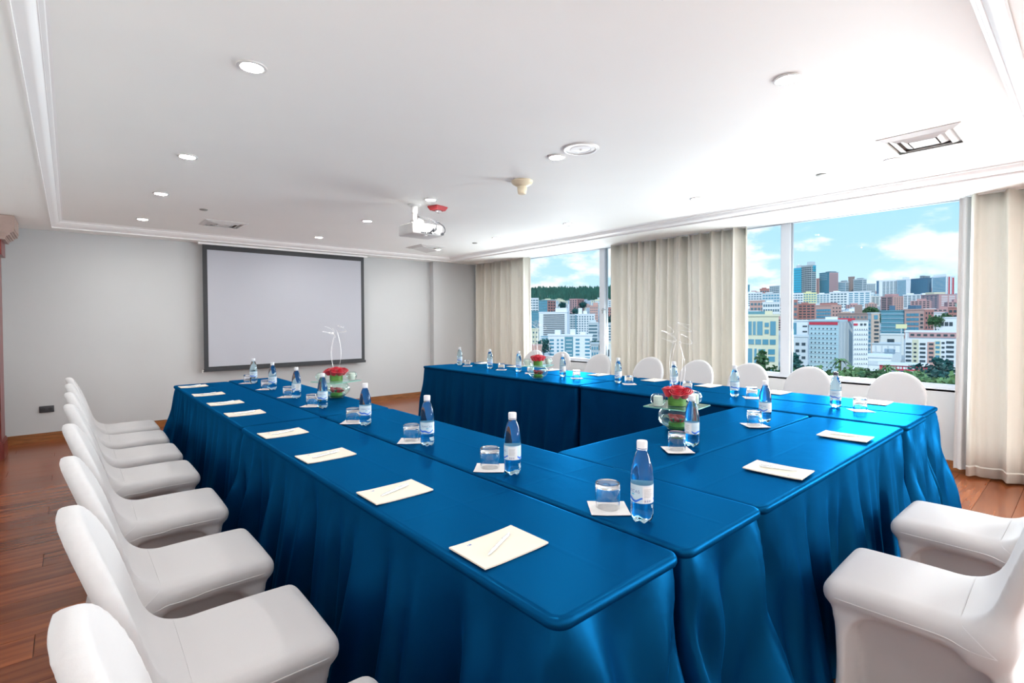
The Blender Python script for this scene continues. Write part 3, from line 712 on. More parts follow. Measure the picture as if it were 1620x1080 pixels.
# bottle
HB = .234
def pet(r, z, a):
    if z < .016 and r > .004:
        k = .5+.5*math.cos(5*a); return r*(1-.06*(1-k)), z+.006*(1-k)*min(1, r/.02)
    return r, z
bp_ = [(.0, .006), (.012, .004), (.022, .0), (.0285, .006), (.0315, .016), (.0322, .030), (.0312, .034), (.0322, .038), (.0312, .0425), (.0318, .046), (.0318, .112), (.0322, .118), (.0322, .130), (.0305, .150), (.0265, .172), (.0205, .192), (.0150, .204), (.0138, .212), (.0138, .2165), (0, .2165)]
bot = empty('water_bottle')
MB().lathe(bp_, 32, fn=pet).build('body', 'bottle_water', bot, 60)
MB().ring([(.0150, .2085), (.0158, .2095), (.0150, .2110), (.0138, .2105), (.0138, .209)], 20).build('neck_ring', 'cap_white', bot, 40)
def capf(r, z, a): return r*(1+.015*math.cos(24*a)*(1 if .216 < z < .231 else 0)), z
MB().lathe([(.0145, .2130), (.0152, .2132), (.0152, .2300), (.0142, .2335), (.0, .2340)], 48, fn=capf).build('cap', 'cap_white', bot, 40)
def cyl_patch(r, a0, a1, z0f, z1f, n=24, nz=2):
    return MB().grid(n, nz, lambda i, j: (r*math.cos(a0+(a1-a0)*i/(n-1)), r*math.sin(a0+(a1-a0)*i/(n-1)), z0f(i/(n-1))+(z1f(i/(n-1))-z0f(i/(n-1)))*j/(nz-1)))
lab = MB().grid(40, 2, lambda i, j: (.0323*math.cos(2*PI*i/40), .0323*math.sin(2*PI*i/40), [.060, .112][j]), closed=True).build('label', 'label_paper', bot, 60)
wz = lambda u: .071+.0035*math.sin(u*14)+.0025*math.sin(u*31)
cyl_patch(.0325, -1.6, 3.9, lambda u: wz(u)-.0035-.002*math.sin(u*9), lambda u: wz(u)+.003, 60).build('wave_mark', 'label_wave', lab, 60)
cyl_patch(.0325, -.10, .22, lambda u: .0825, lambda u: .0855, 6).build('small_mark', 'label_cyan', lab, 60)
cyl_patch(.0326, 1.0, 2.15, lambda u: .062, lambda u: .1085, 14).build('sticker', 'label_white', lab, 60)
for k in range(7): cyl_patch(.0327, 1.13+.10*k, 1.16+.10*k+.02*(k % 2), lambda u: .064, lambda u: .070, 3).build('bar', 'label_ink', lab)
for k in range(6): cyl_patch(.0327, 1.13, 1.75+.06*(k % 3), lambda u: .0785+k*.0042, lambda u: .0795+k*.0042, 8).build('text_line', 'grey_plastic', lab)
def text_mesh(s, size, name, m):
    c = bpy.data.curves.new(name, 'FONT'); c.body = s; c.size = size; c.align_x = 'CENTER'; c.align_y = 'CENTER'; c.space_character = 1.12
    o = bpy.data.objects.new(name, c); COL.objects.link(o); dg = bpy.context.evaluated_depsgraph_get(); me = bpy.data.meshes.new_from_object(o.evaluated_get(dg)); bpy.data.objects.remove(o); me.materials.append(MATS[m]); return me
tm = text_mesh('FIMICAS', .0125, 'lettering', 'label_ink')
for v in tm.vertices:
    a = v.co.x/.0325; v.co = Vector((.0326*math.cos(a), .0326*math.sin(a), .0925+v.co.y))
to = bpy.data.objects.new('lettering', tm); COL.objects.link(to); to.parent = lab
capdark = MATS['cap_dark']
fb = True
def put_bottle(x, y, rz, where, dark=False):
    global fb
    o = bot if fb else copy_tree(bot); fb = False
    o.location = (x, y, ZT-.0012); o.rotation_euler = (0, 0, rz); tag(o, 'small plastic water bottle %s' % where, 'bottle', 'water bottles')
    if dark:
        for c in o.children:
            if c.name.startswith('cap'): c.data = c.data.copy(); c.data.materials[0] = capdark
    return o
def put_glass(x, y, rz, where):
    o = bpy.data.objects.new('paper_napkin', npk_me); COL.objects.link(o); o.location = (x, y, ZT-.0010); o.rotation_euler = (0, 0, rz); tag(o, 'white paper napkin under the glass %s' % where, 'napkin', 'napkins')
    t = bpy.data.objects.new('tumbler', tum_me); COL.objects.link(t); t.location = (x+.004, y+.006, ZT+.0016); tag(t, 'clear tumbler standing upside down %s' % where, 'glass', 'tumblers')
LB = [(1.248, .862), (1.264, 1.453), (1.256, 2.051), (1.242, 2.681), (1.272, 3.396), (1.290, 3.972), (1.295, 4.588), (1.295, 5.18)]
LN = [(1.249, .985), (1.244, 1.565), (1.240, 2.17), (1.221, 2.80), (1.245, 3.525), (1.258, 4.068), (1.256, 4.653), (1.256, 5.225)]
tocam = lambda x, y: math.atan2(-y, -x)
rots = [-.95, -1.55, -.05, .10, -.1, -1.2, -.3, .2]
for k in range(8):
    wh = 'on the left table, %s from the near end' % ORD[k]
    put_bottle(*LB[k], tocam(*LB[k])+rots[k], wh); put_glass(*LN[k], PI/4+.05+random.uniform(-.1, .1), wh)
WB = [(3.805, 1.125), (3.778, 1.788), (3.785, 2.303), (3.789, 2.875), (3.80, 3.581), (3.80, 4.257), (3.80, 4.774), (3.80, 5.40)]
WN = [(3.775, .975), (3.800, 1.665), (3.80, 2.185), (3.80, 2.76), (3.80, 3.39), (3.79, 4.05), (3.80, 4.56), (3.80, 5.23)]
for k in range(8):
    wh = 'on the window table, %s from the right end' % ORD[k]
    put_bottle(*WB[k], tocam(*WB[k])+random.uniform(-1, .6), wh if k else 'with a dark cap on the window table, nearest the right end', k == 0); put_glass(*WN[k], PI/4+random.uniform(-.25, .25), wh)
for k, (b, n_) in enumerate([((2.162, 1.222), (2.040, 1.222)), ((2.976, 1.232), (2.829, 1.224))]):
    wh = 'on the cross table, %s of two' % ('left', 'right')[k]
    put_bottle(*b, tocam(*b)+(-2.2, -.6)[k], wh); put_glass(*n_, .06+PI/4, wh)

# ---- flower centrepieces
def petal(mb, ang, tilt, r0, h, wid, z0, c=(0, 0, 0), curl=.25):
    def fn(i, j):
        u = i/4-.5; v = j/5
        a = ang+u*wid*(1-.25*v)
        rr = r0*(.46+.54*math.sin(min(1, v*1.0)*PI*.60))*(1+tilt*.35*v)+curl*r0*max(0, v-.74)*1.3
        zz = z0+h*(math.sin(v*PI*.5)-.10*abs(u)*2*v*v-.55*max(0, v-.80))
        return (c[0]+rr*math.cos(a), c[1]+rr*math.sin(a), c[2]+zz)
    mb.grid(5, 6, fn)
def rose_mesh(seed, r=.036, h=.042):
    rr = random.Random(seed); mb = MB()
    for lay, (n, rad, tilt, hh) in enumerate([(2, .22, -.3, .90), (3, .38, -.15, .96), (4, .56, .0, .96), (5, .76, .12, .90), (5, .95, .22, .78)]):
        o = rr.uniform(0, 6)
        for k in range(n): petal(mb, o+2*PI*k/n, tilt, r*rad, h*hh, 2*PI/n*1.35, 0, curl=.05+.055*lay)
    mb.lathe([(.002, -.004), (r*.30, .0), (r*.42, .010), (r*.2, .02), (0, .02)], 10)
    return mb.mesh('rose_head', 'rose', 70)
RM = [rose_mesh(k) for k in range(4)]
def wires(seed):
    r = random.Random(seed); out_ = []
    for k in range(4):
        a = 2*PI*k/4+r.uniform(-.4, .4); p = []; hh = .30+r.uniform(-.03, .05)
        for i in range(14): t = i/13; p.append((math.cos(a)*(.012+.03*math.sin(t*PI)), math.sin(a)*(.012+.03*math.sin(t*PI)), t*hh))
        c = Vector(p[-1]); rad = .035+r.uniform(-.01, .012); tl = r.uniform(-.5, .5)
        for i in range(1, 26):
            b = a+PI+i/25*2*PI*1.35; rd = rad*(1-.35*i/25)
            p.append((c.x+math.cos(a)*rad+math.cos(b)*rd, c.y+math.sin(a)*rad+math.sin(b)*rd, c.z+.05*i/25+.015*math.sin(b+tl)))
        out_.append(p)
    return out_
def centrepiece(x, y, z, rz, where, nroses, seed):
    r = random.Random(seed)
    # round bowl, flat top
    bw = empty('glass_bowl', (x, y, z)); tag(bw, 'round clear glass bowl under the glass plate ' + where, 'bowl', 'flower bowls')
    n = 14; pr = [(.0, .001), (.050, .001)]
    pr += [(.100*math.sin(a), .066-.066*math.cos(a)*1.0) for a in [math.radians(36+i*(146-36)/n) for i in range(n+1)]]
    pr = [(r_, max(z_, .001)) for r_, z_ in pr]
    MB().lathe([(0, .001), (.050, .001)]+pr[2:]+[(pr[-1][0]-.003, pr[-1][1])]+[(max(0, a-.003), b+.001) for a, b in pr[2:][::-1]]+[(.048, .004), (0, .004)], 36).build('bowl', 'bowl_glass', bw, 50)
    MB().lathe([(0, .006), (.050, .006), (.070, .020), (.0, .020)], 30).build('water', 'water', bw, 40)
    ztop = pr[-1][1]
    rg = empty('submerged_rose', (x, y, z+.006)); tag(rg, 'dark red rose with green leaves inside the glass bowl ' + where, 'rose', 'roses in the bowls')
    MB().lathe([(.040, 0), (.044, .004), (.044, .030), (.040, .032), (0, .032)], 24).build('leaf_band', 'leaf_wrap', rg, 40)
    h = bpy.data.objects.new('rose_head', RM[seed % 4].copy()); h.data.materials[0] = MATS['rose']; COL.objects.link(h); h.parent = rg; h.location = (0.012, -.004, .030); h.rotation_euler = (.25, .2, 1); h.scale = (1.15, 1.15, 1.0)
    h2 = bpy.data.objects.new('rose_head', RM[(seed+1) % 4]); COL.objects.link(h2); h2.parent = rg; h2.location = (-.034, .012, .042); h2.rotation_euler = (.5, -.5, 2); h2.scale = (.8, .8, .8)
    for k in range(6):
        a = k*1.05; MB().grid(3, 6, lambda i, j: ((.03+.04*j/5)*math.cos(a+(i-1)*.25*math.sin(j/5*PI)), (.03+.04*j/5)*math.sin(a+(i-1)*.25*math.sin(j/5*PI)), .030+.028*math.sin(j/5*2.2)+.003*abs(i-1))).build('leaf', 'leaf_dark', rg, 60)
    # plate
    zp = z+ztop+.0005
    ptm = MB(); s = .130
    ptm.box(-s, s, -s, s, 0, .006); pt = empty('glass_plate', (x, y, zp), rz); tag(pt, 'square clear glass plate holding roses and candles ' + where, 'plate', 'glass plates')
    MB().box(-s+.0015, s-.0015, -s+.0015, s-.0015, 0, .006).build('sheet', 'plate_glass', pt)
    MB().box(-s, s, -s, -s+.0015, 0, .006).box(-s, s, s-.0015, s, 0, .006).box(-s, -s+.0015, -s, s, 0, .006).box(s-.0015, s, -s, s, 0, .006).build('polished_edge', 'plate_edge', pt)
    z2 = zp+.0065
    ar = empty('rose_arrangement', (x, y, z2), rz); tag(ar, 'red roses in a leaf-wrapped pot with curled wires ' + where, 'flowers', 'rose arrangements')
    MB().lathe([(.044, 0), (.047, .002), (.0475, .052), (.044, .056), (.040, .053), (0, .053)], 32).build('leaf_wrap', 'leaf_wrap', ar, 40)
    spots = [(0, 0)]+[(.046*math.cos(2*PI*k/nroses+.3), .046*math.sin(2*PI*k/nroses+.3)) for k in range(nroses)]
    for k, (a, b) in enumerate(spots):
        h = bpy.data.objects.new('rose_head', RM[k % 4]); COL.objects.link(h); h.parent = ar; h.location = (a, b, .046+(.012 if k == 0 else .0)); h.rotation_euler = (-b*7, a*7, r.uniform(0, 6)); q = 1.08+r.uniform(-.06, .06); h.scale = (q, q, 1.15*q)
    for k in range(8):
        a = k*PI/4+.2; MB().add([(.040*math.cos(a-.12), .040*math.sin(a-.12), .050), (.046*math.cos(a+.12), .046*math.sin(a+.12), .050), (.056*math.cos(a), .056*math.sin(a), .070)], [(0, 1, 2)]).build('sepal', 'leaf_wrap', ar)
    for p in wires(seed): MB().tube([Vector(q)+Vector((0, 0, .06)) for q in p], .0011, 5).build('curled_wire', 'wire', ar, 60)
    for k, (dx, dy, nm) in enumerate([(-.104, -.035, 'left'), (.100, .050, 'right')]):
        q = Matrix.Rotation(-PI/4-.05, 3, 'Z') @ Vector((dx, dy, 0))
        ch = empty('candle_holder', (x+q.x, y+q.y, z2)); tag(ch, 'round glass candle holder with white candle, %s of the roses %s' % (nm, where), 'candle', 'candle holders')
        pr2 = [(0, .0), (.020, .0)]+[(.041*math.sin(a), .036-.036*math.cos(a)) for a in [math.radians(34+i*10.8) for i in range(11)]]
        MB().lathe(pr2+[(pr2[-1][0]-.002, pr2[-1][1])]+[(max(.001, a-.002), b+.001) for a, b in pr2[2:][::-1]]+[(0, .004)], 28).build('glass_globe', 'bowl_glass', ch, 50)
        cdl = MB().lathe([(0, .0045), (.0235, .0045), (.0245, .008), (.0245, .052), (.022, .054), (0, .0525)], 24).build('candle', 'wax', ch, 40)
        MB().tube([(0, 0, .052), (.001, 0, .059), (.003, 0, .064)], .0010, 5).build('wick', 'wax', cdl)
centrepiece(2.455, 1.475, .7455, .12, 'on the cross table', 6, 1)
centrepiece(3.545, 3.68, ZT-.001, .5, 'on the window table', 7, 2)
centrepiece(1.525, 3.79, ZT-.001, .35, 'on the left table', 6, 3)
# ================================================================== the city outside
def bmat(name, c, rough=.7, spec=.2): return mat(name, c, rough, spec=spec)
BC = dict(white=(.82, .83, .84), offwhite=(.74, .73, .68), grey=(.50, .54, .55), lgrey=(.62, .66, .67), dgrey=(.28, .32, .34), teal=(.13, .30, .36), cyan=(.06, .46, .62), brick=(.48, .22, .19), pink=(.56, .33, .32), salmon=(.64, .38, .32), tan=(.62, .47, .38), brown=(.36, .26, .23), cream=(.72, .68, .50), yellow=(.85, .80, .45), mauve=(.42, .30, .32), navy=(.10, .19, .28), concrete=(.46, .48, .48), hotel=(.50, .66, .70), red=(.62, .06, .09), green=(.20, .36, .20))  # brick, salmon and tan have some haze mixed into the colour
for k, c in BC.items(): bmat('b_'+k, c)
bmat('b_glass', (.10, .19, .23), .15, .6); bmat('b_glass_blue', (.10, .30, .40), .12, .6); bmat('b_glass_dark', (.05, .075, .09), .2, .5)
mat('tree_green', (.055, .16, .055), .8, noise=.5, nscale=.35); mat('tree_teal', (.02, .13, .12), .8, noise=.5, nscale=.35); mat('tree_light', (.16, .30, .11), .8, noise=.5, nscale=.35)
mat('bark', (.12, .08, .05), .9); mat('forest_green', (.030, .12, .085), .9, noise=.4, nscale=.02); mat('road', (.42, .44, .45), .9, noise=.35, nscale=.03)
def zg(R, az=70):
    pts = [(0, -31), (450, -28), (600, -12), (800, 4), (950, 18), (1120, 42), (1600, 58), (2300, 62), (3500, 60)]
    if az < 62: pts = [(0, -31), (450, -30), (600, -14), (900, 14), (1200, 34), (1600, 66), (2250, 132), (2700, 120), (3500, 90)]
    for (a, b), (c, d) in zip(pts[:-1], pts[1:]):
        if R <= c: return b+(d-b)*(R-a)/(c-a)
    return pts[-1][1]
def azim(px):
    d = ray(px, 505); return math.degrees(math.atan2(d.x, d.y))
# terrain
NA, NR = 60, 34
def terr(i, j):
    az = 22+118*i/(NA-1); R = 45*(3600/45)**(j/(NR-1)); a = math.radians(az)
    wgt = min(1, max(0, (70-az)/12)); z = zg(R, 40)*wgt+zg(R, 80)*(1-wgt)
    return (R*math.sin(a), R*math.cos(a), z-.5+(random.uniform(-1, 1)*R*.002 if R > 500 else 0))
te = MB().grid(NA, NR, terr).build('ground', 'road', None, 80); tag(te, 'grey city ground rising to the hills', 'ground', None, 'structure')

def face_quads(mb, o, s, up, n, W, H, lay):
    s0, s1, z0, z1, cols, rows, wf, hf, dep = lay
    cw, rh = (s1-s0)*W/cols, (z1-z0)*H/rows; res = []
    for r_ in range(rows):
        for c in range(cols):
            a = s0*W+c*cw+cw*(1-wf)/2; b = a+cw*wf; zc = z0*H+r_*rh+rh*(1-hf)/2; zd = zc+rh*hf
            P = [o+s*a+up*zc, o+s*b+up*zc, o+s*b+up*zd, o+s*a+up*zd]
            Q = [p+n*dep for p in P]
            res.append((Q+P, [(0, 1, 2, 3), (0, 4, 5, 1), (1, 5, 6, 2), (2, 6, 7, 3), (3, 7, 4, 0)]))
    return res
UP = Vector((0, 0, 1)); FOOT = []
def bld(name, label, x0, xm, x1, ytop, R, ca, layers, cb=None, phi=32, depth=14, roof=(), single=False, zbase=None, cat='building', group=None):
    """face A spans pixels x0..xm, face B xm..x1, R is the distance of the corner; layers: (face, glass, s0,s1,z0,z1, cols,rows,wf,hf[,dep])"""
    th = math.atan2(abs((xm-CX)), F_PX); k = R*math.cos(th)**2/F_PX
    C = at_R(xm, ytop, R); v = Vector((C.x, C.y, 0)).normalized(); wv = Vector((v.y, -v.x, 0))
    if xm >= x1 or xm <= x0: ph = 0
    else: ph = math.radians(phi)
    a = -wv*math.cos(ph)+v*math.sin(ph); b = wv*math.sin(ph)+v*math.cos(ph)
    wa = (xm-x0)*k/math.cos(ph); wb = (x1-xm)*k/math.sin(ph) if ph else depth
    zb = zg(R, azim(xm)) if zbase is None else zbase
    Hh = C.z-zb; base = Vector((C.x, C.y, zb))
    org = base+a*wa/2+b*wb/2
    FOOT.append((org.x, org.y, math.hypot(wa, wb)/2))
    g = empty(name, org); tag(g, label, cat, group)
    A0 = base+a*wa-org; C0 = base-org; B1 = base+b*wb-org; D = base+a*wa+b*wb-org
    def prism(pts, z0, z1): return [p+UP*z0 for p in pts]+[p+UP*z1 for p in pts], [(3, 2, 1, 0), (4, 5, 6, 7), (0, 1, 5, 4), (1, 2, 6, 5), (2, 3, 7, 6), (3, 0, 4, 7)]
    pr = prism([A0, C0, B1, D], -6, Hh)
    wl = MB().add(*pr); wo = wl.build('walls', 'b_'+ca, g)
    if cb:   # second facade as a facing slab on face B
        fq = [C0, B1, B1-a*.4, C0-a*.4]; MB().add(*prism([fq[0], fq[3], fq[2], fq[1]], -6, Hh)).build('side_facade', 'b_'+cb, g)
    MB().add(*prism([A0+(a-b)*.4, C0-(a+b)*.4, B1+(b-a)*.4, D+(a+b)*.4], Hh, Hh+.9)).build('parapet', 'b_'+ca, g)
    for q in roof:
        s0, s1, hh, rc = q[:4]; d0, d1 = (q[4], q[5]) if len(q) > 4 else (.15, .8)
        P_ = [A0.lerp(C0, s0), A0.lerp(C0, s1)]; bb = b*wb
        MB().add(*prism([P_[0]+bb*d0, P_[1]+bb*d0, P_[1]+bb*d1, P_[0]+bb*d1], Hh, Hh+hh)).build('roof_block', 'b_'+rc, g)
    for ly in layers:
        fc, gm_ = ly[0], ly[1]; pp = list(ly[2:]); pp = pp if len(pp) == 9 else pp+[.25]
        if fc == 'A': res = face_quads(None, A0, -a, UP, -b, wa, Hh, pp)
        else: res = face_quads(None, C0-a*(.4 if cb else 0), b, UP, -a, wb, Hh, pp)
        nm_ = {'b_glass': 'window', 'b_glass_blue': 'window', 'b_glass_dark': 'window'}.get('b_'+gm_, 'facade_band')
        if single or len(res) <= 4:
            for P_, F_ in res: MB().add(P_, F_).build(nm_, 'b_'+gm_, g)
        else:
            mb = MB()
            for P_, F_ in res: mb.add(P_, F_)
            mb.build(nm_+'_rows', 'b_'+gm_, g, kind='stuff')
    return g
G = 'glass'; GB = 'glass_blue'; GD = 'glass_dark'
fullA = lambda c, r, wf=.7, hf=.55, m=G, z0=.03, z1=.97: ('A', m, .03, .97, z0, z1, c, r, wf, hf)
fullB = lambda c, r, wf=.7, hf=.55, m=G, z0=.03, z1=.97: ('B', m, .03, .97, z0, z1, c, r, wf, hf)
# ---- right window, skyline towers
bld('tower_block', 'slim white tower left of the cyan glass tower', 1244, 1253.5, 1253.5, 432, 1100, 'white', [fullA(2, 12, .8, .45)])
bld('tower_block', 'cyan glass tower beside the bare concrete tower', 1254, 1268, 1269, 424, 1085, 'cyan', [fullA(5, 12, .8, .3, GB)], roof=[(.4, 1, 6, 'lgrey')])
bld('tower_block', 'unfinished concrete tower, tallest on the skyline', 1267, 1284, 1291, 419.5, 1075, 'concrete', [fullA(6, 16, .7, .62, GD), fullB(3, 16, .7, .6, G), ('B', 'cyan', .5, .95, .0, .25, 1, 1, 1, 1), ('B', 'cyan', .3, .95, .82, 1, 1, 1, 1, 1)], roof=[(.5, 1.0, 7, 'lgrey')])
bld('tower_block', 'pink and grey-green tower with a brown side', 1296, 1312, 1326, 431, 1080, 'teal', [fullA(4, 14, .85, .5, GB), ('A', 'lgrey', .0, .8, .72, .99, 1, 4, 1, .2), fullB(5, 16, .45, .5, G)], cb='pink', phi=45, roof=[(.5, 1, 2.5, 'dgrey')])
bld('tower_block', 'narrow brown wall beside the pink and grey-green tower', 1291.5, 1296, 1296, 441, 1090, 'brick', [fullA(1, 12, .5, .4)])
bld('tower_block', 'low grey-teal tower right of the pink tower', 1326, 1338, 1343, 446, 1090, 'lgrey', [fullA(3, 9, .95, .5, GB), fullB(2, 9, .9, .5)], roof=[(.3, .9, 3, 'dgrey')])
bld('tower_block', 'slim dark brown tower on the skyline', 1342, 1352, 1352, 438, 1110, 'brown', [fullA(2, 14, .3, .3)])
bld('tower_block', 'grey banded tower in front of the slim brown tower', 1350, 1365, 1371, 441.5, 1080, 'lgrey', [fullA(1, 10, .95, .55, G), fullB(1, 10, .95, .5)], roof=[(.3, .8, 2.5, 'dgrey')])
bld('tower_block', 'pale grey block low on the skyline', 1371, 1385, 1385, 449, 1100, 'lgrey', [fullA(5, 8, .6, .5)])
bld('tower_block', 'wide white banded tower, left of the dark blue tower', 1386, 1420, 1420, 443, 1060, 'white', [('A', 'navy', 0, .12, .0, 1, 1, 1, 1, 1), ('A', G, .28, .98, .03, .96, 4, 15, .8, .55)], roof=[(.3, .9, 3, 'white')])
bld('tower_block', 'white tower with blue window bands beside the dark blue tower', 1419, 1434, 1440.5, 442, 1050, 'white', [fullA(1, 15, .98, .6, GB)], roof=[(.5, 1, 4, 'white')])
bld('tower_block', 'dark blue glass tower on the skyline', 1440, 1468, 1474, 440, 1060, 'navy', [fullA(8, 15, .7, .4, GB), fullB(2, 15, .7, .4, GB)], roof=[(.5, .7, 5, 'dgrey'), (.75, .95, 4, 'dgrey')])
bld('tower_block', 'white tower with red columns at the right end of the skyline', 1474, 1497, 1511, 437, 1040, 'white', [fullA(1, 15, .98, .6, GB), ('B', 'red', .25, .40, 0, .98, 1, 1, 1, 1), ('B', 'red', .7, .85, 0, .95, 1, 1, 1, 1), fullB(4, 15, .4, .5)], phi=40, roof=[(0, .9, 4, 'white')])
bld('tower_block', 'teal block at the far left of the right window', 1179, 1186, 1186, 451, 1100, 'teal', [fullA(2, 8, .8, .5, GB)])
bld('tower_block', 'grey block left of the window mullion', 1217, 1233, 1234, 452, 1080, 'lgrey', [fullA(5, 8, .75, .5)])
bld('low_block', 'brick red block on the ridge left of the mullion', 1202, 1217, 1217, 457, 1060, 'brick', [fullA(4, 3, .6, .4)], roof=[(.2, .7, 3, 'brick')])
# ---- middle white row
def row(items, R, nm='hillside_block'):
    for q_i, (lab, x0, x1, yt, ca, cols, rows, m) in enumerate(items):
        bld(nm, lab, x0, x1, x1, yt, R+24*(q_i % 3), ca, [fullA(cols, rows, .72, .5, m)], roof=[(.2, .6, 2.5, ca)] if random.random() < .6 else ())
row([('white stepped flats under the cyan glass tower', 1244, 1271, 464, 'white', 6, 6, G), ('cream yellow flats under the concrete tower', 1270, 1292, 463, 'yellow', 5, 6, GB), ('white flats with dark bays under the pink tower', 1291, 1313, 465, 'white', 4, 6, GB), ('white flats left of the blue-striped block', 1312, 1341, 462, 'white', 5, 6, G), ('white block with blue window stripes in the middle row', 1340, 1378, 461, 'white', 4, 7, GB), ('white flats behind the dark round tree', 1366, 1392, 469, 'offwhite', 4, 6, G), ('white and red flats right of the pink brick block', 1428, 1457, 466, 'white', 4, 7, G), ('grey flats beside the mullion on the left', 1205, 1234, 464, 'lgrey', 6, 5, GB), ('white dense flats at the left edge of the right window', 1178, 1206, 463, 'white', 6, 6, G)], 930)
bld('hillside_block', 'pink brick flats with dark balconies', 1393, 1413, 1429, 469, 880, 'pink', [fullA(2, 7, .8, .55, GD), fullB(4, 7, .4, .4, G)], cb='salmon', roof=[(.2, .8, 4, 'pink')])
bld('hillside_block', 'mauve brick flats with white balconies at the right', 1456, 1485, 1513, 466, 880, 'mauve', [fullA(4, 8, .4, .4, G), ('B', 'white', .1, .95, .04, .96, 2, 8, .8, .4)], cb='pink', phi=40, roof=[(.1, .6, 4, 'cream')])
# ---- third row, brick
row([('brown red flats beside the mullion', 1243, 1262, 475, 'brick', 3, 4, G), ('brick red terraced flats left of the teal glass office', 1262, 1290, 481, 'brick', 4, 6, GD), ('cream stepped flats beside the mullion', 1243, 1268, 485, 'cream', 4, 5, G), ('white house row under the grey flats', 1206, 1234, 478, 'white', 7, 4, G), ('red roofed house left of the mullion', 1186, 1210, 476, 'salmon', 4, 4, G), ('white cube house left of the mullion', 1216, 1236, 485, 'white', 4, 4, G)], 700)
bld('office_building', 'salmon office with teal glass front', 1289, 1315, 1331, 483, 640, 'salmon', [('A', GB, .08, .98, .0, .86, 6, 6, .95, .75), fullB(3, 6, .35, .35, GD)], cb='salmon', roof=[(.2, .9, 3, 'brick')])
bld('office_building', 'low brown building behind the hotel roof', 1324, 1374, 1374, 496, 560, 'brown', [fullA(8, 4, .5, .3)], roof=[(.55, .8, 8, 'brown'), (.1, .4, 2, 'tan')])
bld('office_building', 'teal glass office behind the yellow billboard', 1393, 1431, 1431, 492, 560, 'teal', [fullA(4, 6, .96, .5, GB), ('A', 'lgrey', 0, 1, .02, .98, 1, 6, 1, .08, .6)], roof=[(.35, .6, 5, 'navy')])
bld('office_building', 'red brick office with glass corner right of the billboard', 1430, 1462, 1476.5, 490, 550, 'salmon', [('A', GB, .1, .75, .0, .92, 3, 6, .9, .6), ('A', GD, .80, .98, .1, .9, 1, 6, .7, .5), fullB(3, 6, .4, .45, GD)], cb='brick', roof=[(.1, .5, 4, 'navy')])
bld('office_building', 'white low block with dark window strip at the right', 1485, 1514, 1514, 503, 520, 'white', [('A', GD, .05, .8, .72, .86, 3, 1, .8, 1), ('A', GB, .1, .9, .3, .6, 4, 2, .6, .5)])
bld('office_building', 'red block above the white low block at the right', 1500, 1515, 1515, 487, 590, 'brick', [fullA(2, 5, .7, .5, GD)])
bld('office_building', 'pale block with trees beside the red brick office', 1477, 1500, 1500, 495, 600, 'white', [fullA(4, 4, .5, .4)])
# ---- tan tower
bld('apartment_tower', 'tan apartment tower beside the hotel', 1373, 1378, 1391, 496, 430, 'grey', [('B', GD, .3, .92, .03, .86, 1, 10, .85, .5), ('B', GB, .3, .75, .88, .97, 1, 1, 1, 1), ('A', GB, .1, .9, .03, .9, 1, 10, .9, .5)], cb='tan', phi=50)
# ---- hotel, left face coloured as if shaded, right wing as if sunlit
ho = bld('hotel_building', 'pale grid-windowed hotel with dark red roof band', 1278, 1327, 1349, 508, 330, 'hotel', [('A', 'red', .0, .97, .93, .985, 1, 1, 1, 1), ('A', GD, .02, .96, .06, .90, 7, 9, .26, .32), ('A', 'white', .02, .96, .045, .885, 7, 9, .9, .08), ('B', 'lgrey', .0, 1, .0, .97, 4, 1, .03, 1)], cb='grey', phi=26, roof=[(.0, .2, 1.0, 'white')])
bld('hotel_building', 'white gridded hotel wing facing right with small dark windows', 1349, 1349.5, 1373, 509, 334, 'grey', [('B', 'red', .0, .28, .93, .97, 1, 1, 1, 1), ('B', GD, .4, .9, .93, .97, 2, 1, .6, 1), ('B', GD, .04, .96, .05, .90, 6, 9, .22, .30), ('B', 'lgrey', 0, 1, .04, .89, 1, 9, 1, .10)], cb='white', phi=60)
sg = MB().box(-4, 4, -.3, .3, 0, 1.7); so2 = at_R(1339, 508, 338); o = sg.build('rooftop_sign', 'b_red', None, None, (so2.x, so2.y, so2.z)); o.rotation_euler = (0, 0, math.atan2(so2.y, so2.x)-PI/2); tag(o, 'red sign board on the hotel roof', 'sign')
bld('office_building', 'white office with dark glass front left of the hotel', 1247, 1278, 1278, 508, 355, 'white', [('A', GB, .12, .42, .55, .97, 1, 1, 1, 1), ('A', GD, .02, .08, .55, .95, 1, 4, 1, .5), ('A', GD, .72, .98, .50, .95, 1, 4, .9, .25)], single=True)
bld('office_building', 'pale grey low office behind the conifer', 1245, 1278, 1278, 533, 320, 'lgrey', [('A', GD, .05, .95, .35, .9, 3, 3, .6, .4)], single=True)
# ---- cream office
bld('office_building', 'cream office with tall windows at the left of the right window', 1176, 1232, 1232, 500, 250, 'cream', [('A', GB, .12, .22, .74, .93, 1, 1, 1, 1), ('A', GB, .26, .34, .74, .93, 1, 1, 1, 1), ('A', GB, .38, .54, .74, .93, 1, 1, 1, 1), ('A', GB, .60, .72, .74, .93, 1, 2, 1, .6), ('A', GB, .76, .92, .74, .93, 1, 1, 1, 1), ('A', GB, .1, .94, .61, .68, 4, 1, .8, 1), ('A', GB, .1, .24, .32, .55, 1, 1, 1, 1), ('A', GB, .30, .37, .32, .55, 1, 1, 1, 1), ('A', GB, .42, .62, .36, .56, 1, 2, 1, .7), ('A', GB, .68, .92, .36, .56, 1, 2, .8, .7), ('A', GB, .1, .9, .14, .28, 4, 1, .8, .8)], single=True, roof=[(.08, .60, 2.2, 'teal'), (.60, .82, 2.4, 'cream')])
